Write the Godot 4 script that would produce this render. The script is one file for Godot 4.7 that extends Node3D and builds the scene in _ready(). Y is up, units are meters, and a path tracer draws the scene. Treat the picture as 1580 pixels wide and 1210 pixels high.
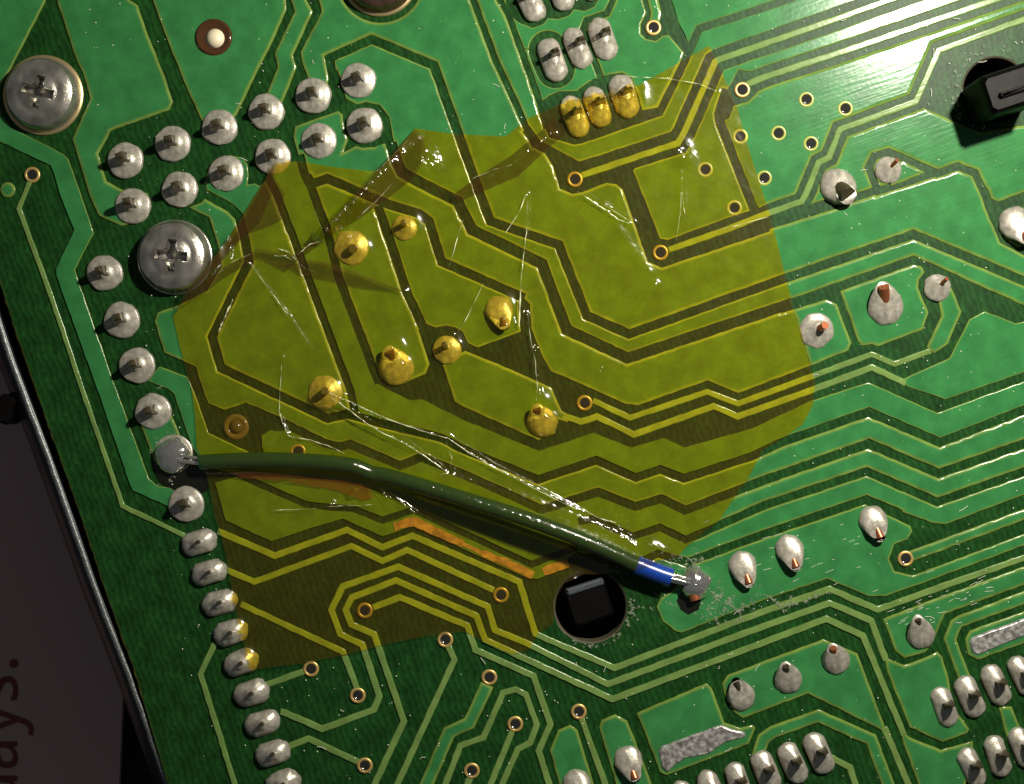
extends Node3D
# A close-up of a circuit board seen from above. Plan coordinates: x to the right, y towards the viewer's bottom, heights upward, in units of 1/18 mm.
const S := 1.0 / 18000.0
const CX := 790.0
const CY := 605.0
const CU_H := 2.3          # copper plus solder mask

var rng := RandomNumberGenerator.new()
var wob := FastNoiseLite.new()
var tape := PackedVector2Array()
var board: Node3D
var M := {}
var tents := []            # what holds the tape up: [x, y, height, flat radius, fall-off]
var ridges := []           # [a, b, height, width]
var wire_path := []

# linear base colours
const MASK := Color(0.038, 0.190, 0.058)
const MASK_EDGE := Color(0.185, 0.265, 0.050)
const MASK_TRACE := Color(0.150, 0.250, 0.068)
const FR4 := Color(0.019, 0.085, 0.018)
const MASK_T := Color(0.188, 0.272, 0.006)
const MASK_EDGE_T := Color(0.54, 0.53, 0.018)
const MASK_TRACE_T := Color(0.46, 0.48, 0.018)
const FR4_T := Color(0.050, 0.080, 0.004)
const SOLDER := Color(0.53, 0.505, 0.425)
const SOLDER_T := Color(1.0, 0.74, 0.06)

func _ready():
	rng.seed = 7
	wob.seed = 3
	wob.frequency = 0.02
	# ---- camera, air, lamp ----
	var cam := Camera3D.new()
	cam.name = "camera"
	cam.position = P(CX, CY, 2400)
	cam.rotation_degrees = Vector3(-90, 0, 0)
	cam.fov = 2.0 * rad_to_deg(atan(605.0 / 2400.0))
	cam.near = 0.01
	cam.far = 5.0
	add_child(cam)
	var we := WorldEnvironment.new()
	we.name = "environment"
	var e := Environment.new()
	e.background_mode = Environment.BG_COLOR
	e.background_color = Color(0.28, 0.29, 0.30)
	e.tonemap_mode = Environment.TONE_MAPPER_LINEAR
	e.tonemap_exposure = 1.0
	e.sdfgi_enabled = true
	e.ssao_enabled = true
	e.ssil_enabled = true
	we.environment = e
	add_child(we)
	var lamp := AreaLight3D.new()
	lamp.name = "desk_lamp"
	lamp.area_size = Vector2(0.006, 0.006)
	lamp.light_color = Color(1.0, 0.965, 0.90)
	lamp.light_energy = 0.0258
	lamp.area_range = 2.0
	lamp.shadow_enabled = true
	lamp.shadow_bias = 0.001
	add_child(lamp)
	lamp.look_at_from_position(P(1790, -380, 1560), P(850, 500, 0), Vector3(0, 1, 0))

	materials()
	outlines()
	# ---- the setting and the board ----
	surroundings()
	board = thing("circuit_board", "green printed circuit board with soldered joints, traces and copper areas", "circuit board", "")
	substrate()
	copper()
	vias()
	joints()
	silver_pads()
	flux()
	# ---- things on the board ----
	screw(67, 147, 58, 0.25, "steel cross recess screw at the top left beside the two rows of pins", true)
	screw(270, 397, 57, 0.1, "steel cross recess screw with a tape corner against its rim", false)
	screw(586, -34, 56, 0.6, "brown tinted screw cut off by the top edge of the picture", true)
	pegs()
	posts()
	jumper()
	amber_tape()

# ------------------------------------------------------------------ helpers
func P(x: float, y: float, z := 0.0) -> Vector3:
	return Vector3((x - CX) * S, z * S, (y - CY) * S)

func pg(a: Array) -> PackedVector2Array:
	var r := PackedVector2Array()
	for i in range(0, a.size(), 2):
		r.append(Vector2(a[i], a[i + 1]))
	return r

class MB:
	var v := PackedVector3Array()
	var n := PackedVector3Array()
	var c := PackedColorArray()
	var uv := PackedVector2Array()
	var ix := PackedInt32Array()
	func add(p: Vector3, nn: Vector3, col := Color.WHITE, t := Vector2.ZERO) -> int:
		v.append(p)
		n.append(nn.normalized())
		c.append(col)
		uv.append(t)
		return v.size() - 1
	func tri(a: int, b: int, d: int):
		var g := (v[b] - v[a]).cross(v[d] - v[a])
		if g.dot(n[a] + n[b] + n[d]) > 0.0:   # front faces run clockwise
			ix.append_array([a, d, b])
		else:
			ix.append_array([a, b, d])
	func quad(a: int, b: int, d: int, f: int):
		tri(a, b, d)
		tri(a, d, f)
	func smooth():
		var s := PackedVector3Array()
		s.resize(v.size())
		for i in range(0, ix.size(), 3):
			var g := (v[ix[i + 2]] - v[ix[i]]).cross(v[ix[i + 1]] - v[ix[i]])
			for k in 3:
				s[ix[i + k]] += g
		for i in v.size():
			if s[i].length_squared() > 0.0:
				n[i] = s[i].normalized()
	func mesh() -> ArrayMesh:
		var a := []
		a.resize(Mesh.ARRAY_MAX)
		a[Mesh.ARRAY_VERTEX] = v
		a[Mesh.ARRAY_NORMAL] = n
		a[Mesh.ARRAY_COLOR] = c
		a[Mesh.ARRAY_TEX_UV] = uv
		a[Mesh.ARRAY_INDEX] = ix
		var m := ArrayMesh.new()
		m.add_surface_from_arrays(Mesh.PRIMITIVE_TRIANGLES, a)
		return m

func put(called: String, mb: MB, mat: Material, parent: Node) -> MeshInstance3D:
	var o := MeshInstance3D.new()
	o.name = called
	o.mesh = mb.mesh()
	o.material_override = mat
	parent.add_child(o, true)
	return o

func tag(o: Node, label: String, category: String, group := "", kind := ""):
	if label: o.set_meta("label", label)
	if category: o.set_meta("category", category)
	if group: o.set_meta("group", group)
	if kind: o.set_meta("kind", kind)

func thing(called: String, label: String, category: String, group := "") -> Node3D:
	var o := Node3D.new()
	o.name = called
	add_child(o, true)
	tag(o, label, category, group)
	return o

func uvof(p: Vector2) -> Vector2:
	return (p - Vector2(CX, CY)).rotated(deg_to_rad(19.5)) / 300.0

func in_tape(p: Vector2) -> bool:
	return Geometry2D.is_point_in_polygon(p, tape)

# ------------------------------------------------------------------ materials
func noise_image(size: int, f: float, sd: int, lo: float, hi: float, oct := 4) -> Image:
	var nz := FastNoiseLite.new()
	nz.seed = sd
	nz.frequency = f
	nz.fractal_octaves = oct
	var im := nz.get_seamless_image(size, size)
	im.convert(Image.FORMAT_RGB8)
	for y in size:
		for x in size:
			var g: float = lerpf(lo, hi, im.get_pixel(x, y).r)
			im.set_pixel(x, y, Color(g, g, g))
	return im

func tex(im: Image) -> ImageTexture:
	return ImageTexture.create_from_image(im)

func std(col: Color, rough: float, metal := 0.0, vertex := false) -> StandardMaterial3D:
	var m := StandardMaterial3D.new()
	m.albedo_color = col.linear_to_srgb()
	m.roughness = rough
	m.metallic = metal
	m.vertex_color_use_as_albedo = vertex
	return m

func materials():
	var mottle := noise_image(256, 0.03, 11, 0.82, 1.0, 5)
	var scuffed := noise_image(512, 0.012, 17, 0.82, 1.0, 7)
	var srng := RandomNumberGenerator.new()
	srng.seed = 44
	for i in 5200:
		var sx := srng.randi_range(0, 511)
		var sy := srng.randi_range(0, 511)
		var lift := srng.randf_range(-0.15, 0.10)
		var len := srng.randi_range(1, 4)
		var up := srng.randf() < 0.5
		for k in len:
			var qx := (sx + (0 if up else k)) % 512
			var qy := (sy + (k if up else 0)) % 512
			var g := clampf(scuffed.get_pixel(qx, qy).r + lift, 0.25, 1.0)
			scuffed.set_pixel(qx, qy, Color(g, g, g))
	var grain := noise_image(256, 0.12, 5, 0.0, 1.0, 3)
	# the solder mask over copper: mottled, finely uneven
	var m := std(Color.WHITE, 0.17, 0.0, true)
	m.metallic_specular = 0.33
	m.albedo_texture = tex(scuffed)
	m.heightmap_enabled = true
	var streaky := Image.create(256, 256, false, Image.FORMAT_RGB8)
	for y in 256:
		for x in 256:
			var g: float = 0.7 * grain.get_pixel(x / 8, (y * 2) % 256).r + 0.3 * grain.get_pixel(x, y).r
			streaky.set_pixel(x, y, Color(g, g, g))
	m.heightmap_texture = tex(streaky)
	m.heightmap_scale = 0.0008
	M.mask = m
	# bare laminate under mask: the glass weave shows as soft bands
	var w := Image.create(256, 256, false, Image.FORMAT_RGB8)
	for y in 256:
		for x in 256:
			var n: float = mottle.get_pixel(x, y).r
			var band: float = 0.5 + 0.5 * sin(TAU * (x + 5.0 * (n - 0.9) * 10.0) * 30.0 / 256.0)
			var weft: float = 0.5 + 0.5 * sin(TAU * y * 22.0 / 256.0 + 2.0 * sin(x * 0.3))
			var g: float = clampf((0.74 + 0.17 * band + 0.06 * weft) * (0.72 + 0.28 * (n - 0.82) / 0.18), 0.0, 1.0)
			w.set_pixel(x, y, Color(g, g, g))
	m = std(Color(1.35, 1.35, 1.35), 0.40, 0.0, true)
	m.albedo_color = Color(1, 1, 1)
	m.albedo_texture = tex(w)
	m.heightmap_enabled = true
	m.heightmap_texture = tex(grain)
	m.heightmap_scale = 0.0006
	m.metallic_specular = 0.22
	M.laminate = m
	# solder: grey, fine crystalline grain
	m = std(Color.WHITE, 0.30, 0.34, true)
	m.albedo_texture = tex(noise_image(128, 0.022, 21, 0.66, 1.0, 4))
	m.uv1_triplanar = true
	m.uv1_scale = Vector3.ONE * 500.0
	m.heightmap_enabled = true
	m.heightmap_texture = tex(grain)
	m.heightmap_scale = 0.0012
	M.solder = m
	m = std(Color(0.74, 0.72, 0.67), 0.13, 0.92)
	m.heightmap_enabled = true
	m.uv1_triplanar = true
	m.uv1_scale = Vector3.ONE * 300.0
	m.heightmap_texture = tex(noise_image(128, 0.02, 4, 0.0, 1.0, 3))
	m.heightmap_scale = 0.006
	M.bright_solder = m
	M.pin = std(Color(0.070, 0.058, 0.034), 0.24, 0.5)
	M.pin_t = std(Color(0.34, 0.24, 0.03), 0.30, 0.75)
	M.lead = std(Color(0.42, 0.13, 0.06), 0.35, 0.7)
	M.lead_t = std(Color(0.40, 0.18, 0.01), 0.35, 0.7)
	M.gold = std(Color(0.52, 0.36, 0.12), 0.38, 0.55)
	M.tented = std(Color(0.26, 0.28, 0.04), 0.3)
	M.tented_t = std(Color(0.50, 0.44, 0.015), 0.3)
	M.gold_t = std(Color(0.62, 0.36, 0.02), 0.38, 0.4)
	M.black = std(Color(0.002, 0.002, 0.002), 0.9)
	M.copper = std(Color(1.0, 0.43, 0.03), 0.28, 0.1)
	M.copper.albedo_texture = tex(noise_image(128, 0.03, 61, 0.62, 1.0, 4))
	M.copper.uv1_scale = Vector3(4, 4, 4)
	M.copper.heightmap_enabled = true
	M.copper.heightmap_texture = M.copper.albedo_texture
	M.copper.heightmap_scale = 0.003
	M.steel = std(Color(0.72, 0.69, 0.60), 0.24, 0.82)
	M.steel.albedo_texture = tex(noise_image(128, 0.012, 77, 0.60, 1.0, 4))
	M.steel.heightmap_enabled = true
	M.steel.heightmap_texture = tex(grain)
	M.steel.uv1_triplanar = true
	M.steel.uv1_scale = Vector3.ONE * 250.0
	M.steel.heightmap_scale = 0.002
	M.steel_brown = M.steel.duplicate()
	M.steel_brown.albedo_color = Color(0.30, 0.19, 0.13).linear_to_srgb()
	M.steel_dark = std(Color(0.030, 0.026, 0.020), 0.35, 0.8)
	M.plastic = std(Color(0.0035, 0.003, 0.003), 0.36)
	M.plastic.metallic_specular = 0.20
	M.plastic.heightmap_enabled = true
	M.plastic.heightmap_texture = tex(grain)
	M.plastic.uv1_triplanar = true
	M.plastic.uv1_scale = Vector3.ONE * 500.0
	M.plastic.heightmap_scale = 0.0012
	M.green_wire = std(Color(0.010, 0.060, 0.016), 0.22)
	M.green_wire_t = std(Color(0.008, 0.056, 0.012), 0.26)
	M.blue = std(Color(0.006, 0.040, 0.26), 0.28)
	M.flux = std(Color(0.34, 0.40, 0.28), 0.22)
	M.flux.transparency = BaseMaterial3D.TRANSPARENCY_ALPHA
	M.flux.albedo_color.a = 0.31
	M.flux.albedo_texture = tex(mottle)
	M.burnt = std(Color(0.006, 0.007, 0.004), 0.22)
	# the tape: a clear amber film, thicker in tone where it is scuffed
	var f := Image.create(256, 256, false, Image.FORMAT_RGBA8)
	for y in 256:
		for x in 256:
			var n: float = mottle.get_pixel((x * 3) % 256, (y * 3) % 256).r
			f.set_pixel(x, y, Color(1, 1, 1, 0.74 + 0.9 * (n - 0.91)))
	m = std(Color(0.050, 0.034, 0.0), 0.15)
	m.transparency = BaseMaterial3D.TRANSPARENCY_ALPHA
	m.albedo_color.a = 0.42
	m.albedo_texture = tex(f)
	m.metallic_specular = 1.0
	m.clearcoat_enabled = true
	m.clearcoat = 1.0
	m.clearcoat_roughness = 0.05
	m.heightmap_enabled = true
	m.heightmap_texture = tex(noise_image(256, 0.015, 8, 0.0, 1.0, 3))
	m.heightmap_scale = 0.0025
	M.tape = m
	m = m.duplicate()
	m.albedo_color = Color(0.055, 0.024, 0.0).linear_to_srgb()
	m.albedo_color.a = 0.55
	M.fold = m
	m = std(Color(0.95, 0.97, 0.62), 0.26, 0.0, true)  # pale tone paints the glitter of the creases
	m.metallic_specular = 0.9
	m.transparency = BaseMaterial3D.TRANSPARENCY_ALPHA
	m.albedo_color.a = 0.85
	M.crease_glint = m

# ------------------------------------------------------------------ outlines that several builders need
func outlines():
	tape = pg([1094, 71, 1104, 91, 1137, 165, 1150, 215, 1190, 340, 1222, 470, 1257, 590, 1254, 625, 1238, 655, 1200, 681, 1177, 694, 1154, 738, 1109, 803, 1061, 842,
		1043, 861, 1003, 866, 987, 874, 953, 881, 926, 886, 900, 885, 871, 898, 859, 920, 853, 963, 830, 977, 815, 1004, 790, 1009, 746, 990, 718, 974, 656, 982,
		590, 995, 536, 1010, 469, 1023, 387, 1033, 379, 1000, 366, 947, 356, 894, 343, 831, 330, 790, 318, 718, 304, 691, 301, 640, 296, 600, 279, 540, 267, 488,
		284, 462, 320, 420, 390, 308, 425, 254, 460, 249, 505, 257, 574, 265, 586, 262, 641, 199, 705, 208, 780, 211, 816, 183, 864, 161, 907, 150, 950, 144,
		984, 133, 1004, 122, 1055, 93])
	wire_path = [Vector3(312, 713, 15), Vector3(345, 711, 17), Vector3(400, 709, 19), Vector3(480, 711, 20), Vector3(545, 718, 19), Vector3(575, 730, 13), Vector3(607, 736, 17), Vector3(700, 763, 29),
		Vector3(800, 794, 36), Vector3(880, 823, 36), Vector3(940, 849, 30), Vector3(985, 871, 23)]

# ------------------------------------------------------------------ surroundings
func flat(poly: PackedVector2Array, z: float, mb: MB, col: Color):
	var t := Geometry2D.triangulate_polygon(poly)
	if t.is_empty():
		print("flat failed ", poly.size())
	var first := mb.v.size()
	for p in poly:
		mb.add(P(p.x, p.y, z), Vector3.UP, col, uvof(p))
	for i in range(0, t.size(), 3):
		mb.tri(first + t[i], first + t[i + 1], first + t[i + 2])

func sweep(mb: MB, path: Array, prof: Array, col := Color.WHITE):
	# path: plan points; prof: [offset to the left of the path, height] pairs
	var prev := -1
	for i in path.size():
		var d: Vector2 = (path[mini(i + 1, path.size() - 1)] - path[maxi(i - 1, 0)]).normalized()
		var nrm := Vector2(d.y, -d.x)
		var first := mb.v.size()
		for k in prof.size():
			var q: Vector2 = path[i] + nrm * prof[k][0]
			mb.add(P(q.x, q.y, prof[k][1]), Vector3(nrm.x * prof[k][0], prof[k][1] + 60.0, nrm.y * prof[k][0]), col, uvof(q))
		if prev >= 0:
			for k in prof.size() - 1:
				mb.quad(prev + k, prev + k + 1, first + k + 1, first + k)
		prev = first

func surroundings():
	var mb := MB.new()
	flat(pg([-2600, -2600, 4200, -2600, 4200, 3800, -2600, 3800]), -420, mb, Color.WHITE)
	var o := put("table_surface", mb, M.black, self)
	tag(o, "black surface far below the board", "", "", "structure")
	# the dark metal edge of the housing along the board
	var edge := [Vector2(-140, 70), Vector2(-60, 270), Vector2(-20, 375), Vector2(8, 470), Vector2(38, 560), Vector2(88, 690), Vector2(128, 800), Vector2(165, 905), Vector2(220, 1045), Vector2(268, 1180), Vector2(320, 1320)]
	var path := []
	for i in edge.size() - 1:
		for k in 8:
			path.append(edge[i].lerp(edge[i + 1], k / 8.0))
	path.append(edge[-1])
	var rail := thing("housing_edge", "dark metal housing edge with a bright rim along the left side of the board", "housing", "")
	mb = MB.new()
	for i in path.size():
		path[i] = path[i] + Vector2(-23, 0)
	sweep(mb, path, [[7, -150], [7, -12], [5, -7], [-3, -6], [-9, -10], [-26, -30], [-34, -60], [-36, -150]])
	mb.smooth()
	var dm := std(Color(0.018, 0.022, 0.026), 0.35, 0.3)
	put("side_wall", mb, dm, rail)
	mb = MB.new()
	for i in path.size():
		path[i] = path[i] + Vector2(wob.get_noise_2d(i * 31.0, 4.0), 0) * 1.5
	sweep(mb, path, [[4.5, -7], [4, -4.5], [0, -3.6], [-3.5, -5], [-5, -8.5]])
	mb.smooth()
	var rm := std(Color(0.27, 0.30, 0.30), 0.45, 0.6)
	rm.albedo_texture = tex(noise_image(128, 0.08, 31, 0.45, 1.0, 4))
	rm.uv1_scale = Vector3(6, 6, 6)
	put("bright_rim", mb, rm, rail)
	mb = MB.new()
	for p in [Vector2(3, 640), Vector2(15, 655)]:
		pass
	box(mb, Vector3(2, 632, -70), Vector3(26, 44, 60), 0.35, 4)
	put("clip", mb, M.plastic, rail)
	# a printed card lying below
	var card := thing("printed_card", "pale card with red lettering lying below the left side of the board", "card", "")
	mb = MB.new()
	prism(mb, pg([-420, 380, -60, 380, -52, 560, 6, 640, 60, 770, 118, 905, 122, 935, 116, 1080, 106, 1330, -420, 1330]), -300, -312)
	var cm := std(Color(0.40, 0.275, 0.27), 0.8)
	put("sheet", mb, cm, card)
	var tm := TextMesh.new()
	var sf := SystemFont.new()
	sf.font_names = PackedStringArray(["Droid Sans"])
	tm.font = sf
	tm.text = "days."
	tm.font_size = 64
	tm.pixel_size = 1.72 * S
	tm.depth = 1.0 * S
	tm.horizontal_alignment = HORIZONTAL_ALIGNMENT_RIGHT
	tm.vertical_alignment = VERTICAL_ALIGNMENT_BOTTOM
	tm.material = std(Color(0.15, 0.024, 0.020), 0.7)
	var to := MeshInstance3D.new()
	to.name = "lettering"
	to.mesh = tm
	to.transform = Transform3D(Basis(Vector3(0, 0, -1), Vector3(-1, 0, 0), Vector3(0, 1, 0)), P(-40, 1062, -299.2))
	card.add_child(to)

func prism(mb: MB, poly: PackedVector2Array, top: float, bottom: float, col := Color.WHITE, tilt := 0.0):
	flat(poly, top, mb, col)
	var a := area(poly)
	for i in poly.size():
		var p := poly[i]
		var q := poly[(i + 1) % poly.size()]
		var d := (q - p).normalized()
		var nn := Vector3(d.y, 0, -d.x) * signf(a)
		var f := mb.v.size()
		mb.add(P(p.x, p.y, top), nn, col, uvof(p))
		mb.add(P(q.x, q.y, top), nn, col, uvof(q))
		mb.add(P(q.x, q.y, bottom), nn, col, uvof(q))
		mb.add(P(p.x, p.y, bottom), nn, col, uvof(p))
		mb.quad(f, f + 1, f + 2, f + 3)

func area(poly: PackedVector2Array) -> float:
	var a := 0.0
	for i in poly.size():
		a += poly[i].cross(poly[(i + 1) % poly.size()])
	return a * 0.5

func box(mb: MB, c: Vector3, size: Vector3, turn: float, bev: float, col := Color.WHITE):
	# c: plan x, plan y, bottom; size: along, across, height; bevelled top and corners
	var first := -1
	var levels := [[0.0, 0.0], [0.0, size.z - bev], [bev * 0.3, size.z - bev * 0.3], [bev, size.z]]
	for lv in levels:
		var hx: float = size.x * 0.5 - lv[0]
		var hy: float = size.y * 0.5 - lv[0]
		var f := mb.v.size()
		for k in 8:
			var sx := 1.0 if k in [0, 1, 6, 7] else -1.0
			var sy := 1.0 if k < 4 else -1.0
			var cut := bev * 0.8
			var q := Vector2(sx * (hx - (cut if k in [1, 2, 5, 6] else 0.0)), sy * (hy - (0.0 if k in [1, 2, 5, 6] else cut)))
			q = q.rotated(turn)
			mb.add(P(c.x + q.x, c.y + q.y, c.z + lv[1]), Vector3(q.x, lv[0] * 4.0, q.y), col, q / 60.0)
		if first >= 0:
			for k in 8:
				var a := mb.v.size()
				# own vertices so that the faces stay crisp
				var ids := [first + k, first + (k + 1) % 8, f + (k + 1) % 8, f + k]
				var g := Vector3.ZERO
				for id in ids: g += mb.n[id]
				for id in ids:
					mb.add(mb.v[id], g, col, mb.uv[id])
				mb.quad(a, a + 1, a + 2, a + 3)
		first = f
	var b := mb.v.size()
	for k in 8:
		mb.add(mb.v[first + k], Vector3.UP, col, mb.uv[first + k])
	for k in range(1, 7):
		mb.tri(b, b + k, b + k + 1)

# ------------------------------------------------------------------ the board
func circle(x: float, y: float, r: float, n := 40) -> PackedVector2Array:
	var a := PackedVector2Array()
	for i in n:
		a.append(Vector2(x, y) + Vector2(r, 0).rotated(TAU * i / n))
	return a

var holes := [[911.0, 936.0, 56.0], [1536.0, 139.0, 51.0]]
const BOARD_LEFT := [-140, 70, -60, 270, -20, 375, 2, 442, 25, 515, 55, 600, 82, 678, 109, 752, 133, 820, 159, 902, 209, 1040, 259, 1210, 300, 1340]

func substrate():
	var left := pg(BOARD_LEFT)
	var outline := left.duplicate()
	outline.append_array(pg([2200, 1340, 2200, -600, -140, -600]))
	var slabs := [pg([-500, -500, 911, -500, 911, 2000, -500, 2000]), pg([911, -500, 1536, -500, 1536, 2000, 911, 2000]), pg([1536, -500, 2500, -500, 2500, 2000, 1536, 2000])]
	var mb := MB.new()
	for s in slabs:
		for a in Geometry2D.intersect_polygons(outline, s):
			var parts := [a]
			for h in holes:
				var nxt := []
				for p in parts:
					nxt.append_array(Geometry2D.clip_polygons(p, circle(h[0], h[1], h[2])))
				parts = nxt
			for p in parts:
				for q in Geometry2D.clip_polygons(p, tape):
					flat(q, 0.0, mb, FR4)
				for q in Geometry2D.intersect_polygons(p, tape):
					flat(q, 0.0, mb, FR4_T)
	put("laminate_surface", mb, M.laminate, board)
	# the cut edges: the left side, the walls of the holes, the underside
	mb = MB.new()
	var rag := PackedVector2Array()
	for i in left.size() - 1:
		for k in 12:
			var q := left[i].lerp(left[i + 1], k / 12.0)
			rag.append(q + Vector2(-1.4 + 1.6 * wob.get_noise_2d(q.y * 9.0, 0.0), 0))
	for i in rag.size() - 1:
		var f := mb.v.size()
		var inner := Vector2(3.0, 0)
		var cc := Color(0.15, 0.12, 0.012)
		mb.add(P(rag[i].x + 3.0, rag[i].y, 0.25), Vector3(-0.1, 1, 0), Color(0.06, 0.08, 0.010))
		mb.add(P(rag[i + 1].x + 3.0, rag[i + 1].y, 0.25), Vector3(-0.1, 1, 0), Color(0.06, 0.08, 0.010))
		mb.add(P(rag[i + 1].x, rag[i + 1].y, -1.0), Vector3(-0.7, 0.7, 0), cc)
		mb.add(P(rag[i].x, rag[i].y, -1.0), Vector3(-0.7, 0.7, 0), cc)
		mb.add(P(rag[i + 1].x, rag[i + 1].y, -29), Vector3(-1, 0, 0), cc)
		mb.add(P(rag[i].x, rag[i].y, -29), Vector3(-1, 0, 0), cc)
		mb.quad(f, f + 1, f + 2, f + 3)
		mb.quad(f + 3, f + 2, f + 4, f + 5)
	put("board_edge", mb, std(Color.WHITE, 0.6, 0.0, true), board)
	for h in holes:
		mb = MB.new()
		var n := 48
		var wall := Color(0.05, 0.045, 0.025)
		for i in n:
			var d := Vector2(1, 0).rotated(TAU * i / n)
			var lip: float = h[2] + 1.5 + 1.6 * wob.get_noise_2d(i * 40.0, h[0])
			for lv in [[lip, 0.5], [h[2] - 0.5, 0.6], [h[2] - 1.8, -1.5], [h[2] - 1.8, -29.0]]:
				mb.add(P(h[0] + d.x * lv[0], h[1] + d.y * lv[0], lv[1]), Vector3(-d.x, 1.5 if lv[1] > 0.0 else 0.1, -d.y), wall)
		for i in n:
			var j := (i + 1) % n
			for k in 3:
				mb.quad(i * 4 + k, i * 4 + k + 1, j * 4 + k + 1, j * 4 + k)
		put("hole_rim", mb, std(Color.WHITE, 0.7, 0.0, true), board)
	mb = MB.new()
	for s in slabs:
		for a in Geometry2D.intersect_polygons(outline, s):
			var parts := [a]
			for h in holes:
				var nxt := []
				for p in parts:
					nxt.append_array(Geometry2D.clip_polygons(p, circle(h[0], h[1], h[2] - 1.0)))
				parts = nxt
			for p in parts:
				flat(p, -29.0, mb, FR4)
	put("underside", mb, M.laminate, board)

func stroke(a: Array, w: float, end := Geometry2D.END_BUTT) -> Array:
	return Geometry2D.offset_polyline(pg(a), w * 0.5, Geometry2D.JOIN_MITER, end)

func capsule(x: float, y: float, half: float, r: float, dir: Vector2) -> PackedVector2Array:
	var a := PackedVector2Array()
	var t := dir.angle()
	for i in 20:
		var q := Vector2(r, 0).rotated(t - PI / 2 + PI * i / 19.0)
		a.append(Vector2(x, y) + dir * half + q)
	for i in 20:
		var q := Vector2(r, 0).rotated(t + PI / 2 + PI * i / 19.0)
		a.append(Vector2(x, y) - dir * half + q)
	return a

func cut(list: Array, by: Array) -> Array:
	# a channel that would leave an island in the middle of a piece waits until its neighbours are cut
	var cur := list
	var queue := by.duplicate()
	var tries := 0
	while queue.size():
		var b: PackedVector2Array = queue.pop_front()
		var nxt := []
		var bb := bounds(b)
		var island := false
		for p in cur:
			if not bounds(p).intersects(bb):
				nxt.append(p)
				continue
			for q in Geometry2D.clip_polygons(p, b):
				if Geometry2D.is_polygon_clockwise(q):
					island = true
				elif absf(area(q)) > 30.0:
					nxt.append(q)
		if island:
			tries += 1
			if tries < 60:
				queue.append(b)
				continue
			print("left out a channel near ", b[0])
			continue
		cur = nxt
	return cur

func bounds(p: PackedVector2Array) -> Rect2:
	var r := Rect2(p[0], Vector2.ZERO)
	for q in p:
		r = r.expand(q)
	return r

func resampled(pts: PackedVector2Array, seam: Array) -> Array:
	var a := PackedVector2Array()
	var s := []
	for i in pts.size():
		var p := pts[i]
		var q := pts[(i + 1) % pts.size()]
		var n := 1 if seam[i] else maxi(1, int((q - p).length() / 9.0))
		var d := (q - p).normalized().orthogonal()
		for k in n:
			var w := 0.0
			if k > 0:
				w = 1.1 * wob.get_noise_2d(p.lerp(q, float(k) / n).x * 11.0, p.lerp(q, float(k) / n).y * 11.0)
			a.append(p.lerp(q, float(k) / n) + d * w)
			s.append(seam[i])
	return [a, s]

func inset(pts: PackedVector2Array, seam: Array, d: float) -> PackedVector2Array:
	var r := PackedVector2Array()
	var n := pts.size()
	for i in n:
		var e0 := (pts[i] - pts[(i + n - 1) % n]).normalized()
		var e1 := (pts[(i + 1) % n] - pts[i]).normalized()
		var n0 := Vector2(e0.y, -e0.x)
		var n1 := Vector2(e1.y, -e1.x)
		var d0: float = 0.0 if seam[(i + n - 1) % n] else d
		var d1: float = 0.0 if seam[i] else d
		var det := n0.cross(n1)
		var move := Vector2.ZERO
		if absf(det) < 0.08:
			move = -(n0 + n1).normalized() * maxf(d0, d1) if d0 == d1 else -n0 * (d0 + d1) * 0.5
		else:
			# p.n0 = -d0, p.n1 = -d1
			move = Vector2(-d0 * n1.y + d1 * n0.y, -n0.x * d1 + n1.x * d0) / det
		r.append(pts[i] + move.limit_length(d * 2.2))
	return r

func on_outline(p: Vector2, q: Vector2) -> bool:
	for i in tape.size():
		var a := tape[i]
		var b := tape[(i + 1) % tape.size()]
		if Geometry2D.get_closest_point_to_segment(p, a, b).distance_squared_to(p) < 0.0025 and Geometry2D.get_closest_point_to_segment(q, a, b).distance_squared_to(q) < 0.0025:
			return true
	return false

func clean(p: PackedVector2Array) -> PackedVector2Array:
	var r := PackedVector2Array()
	for q in p:
		if r.is_empty() or r[-1].distance_squared_to(q) > 0.09:
			r.append(q)
	while r.size() > 3 and r[0].distance_squared_to(r[-1]) < 0.09:
		r.remove_at(r.size() - 1)
	if area(r) < 0.0:
		r.reverse()
	return r

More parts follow.
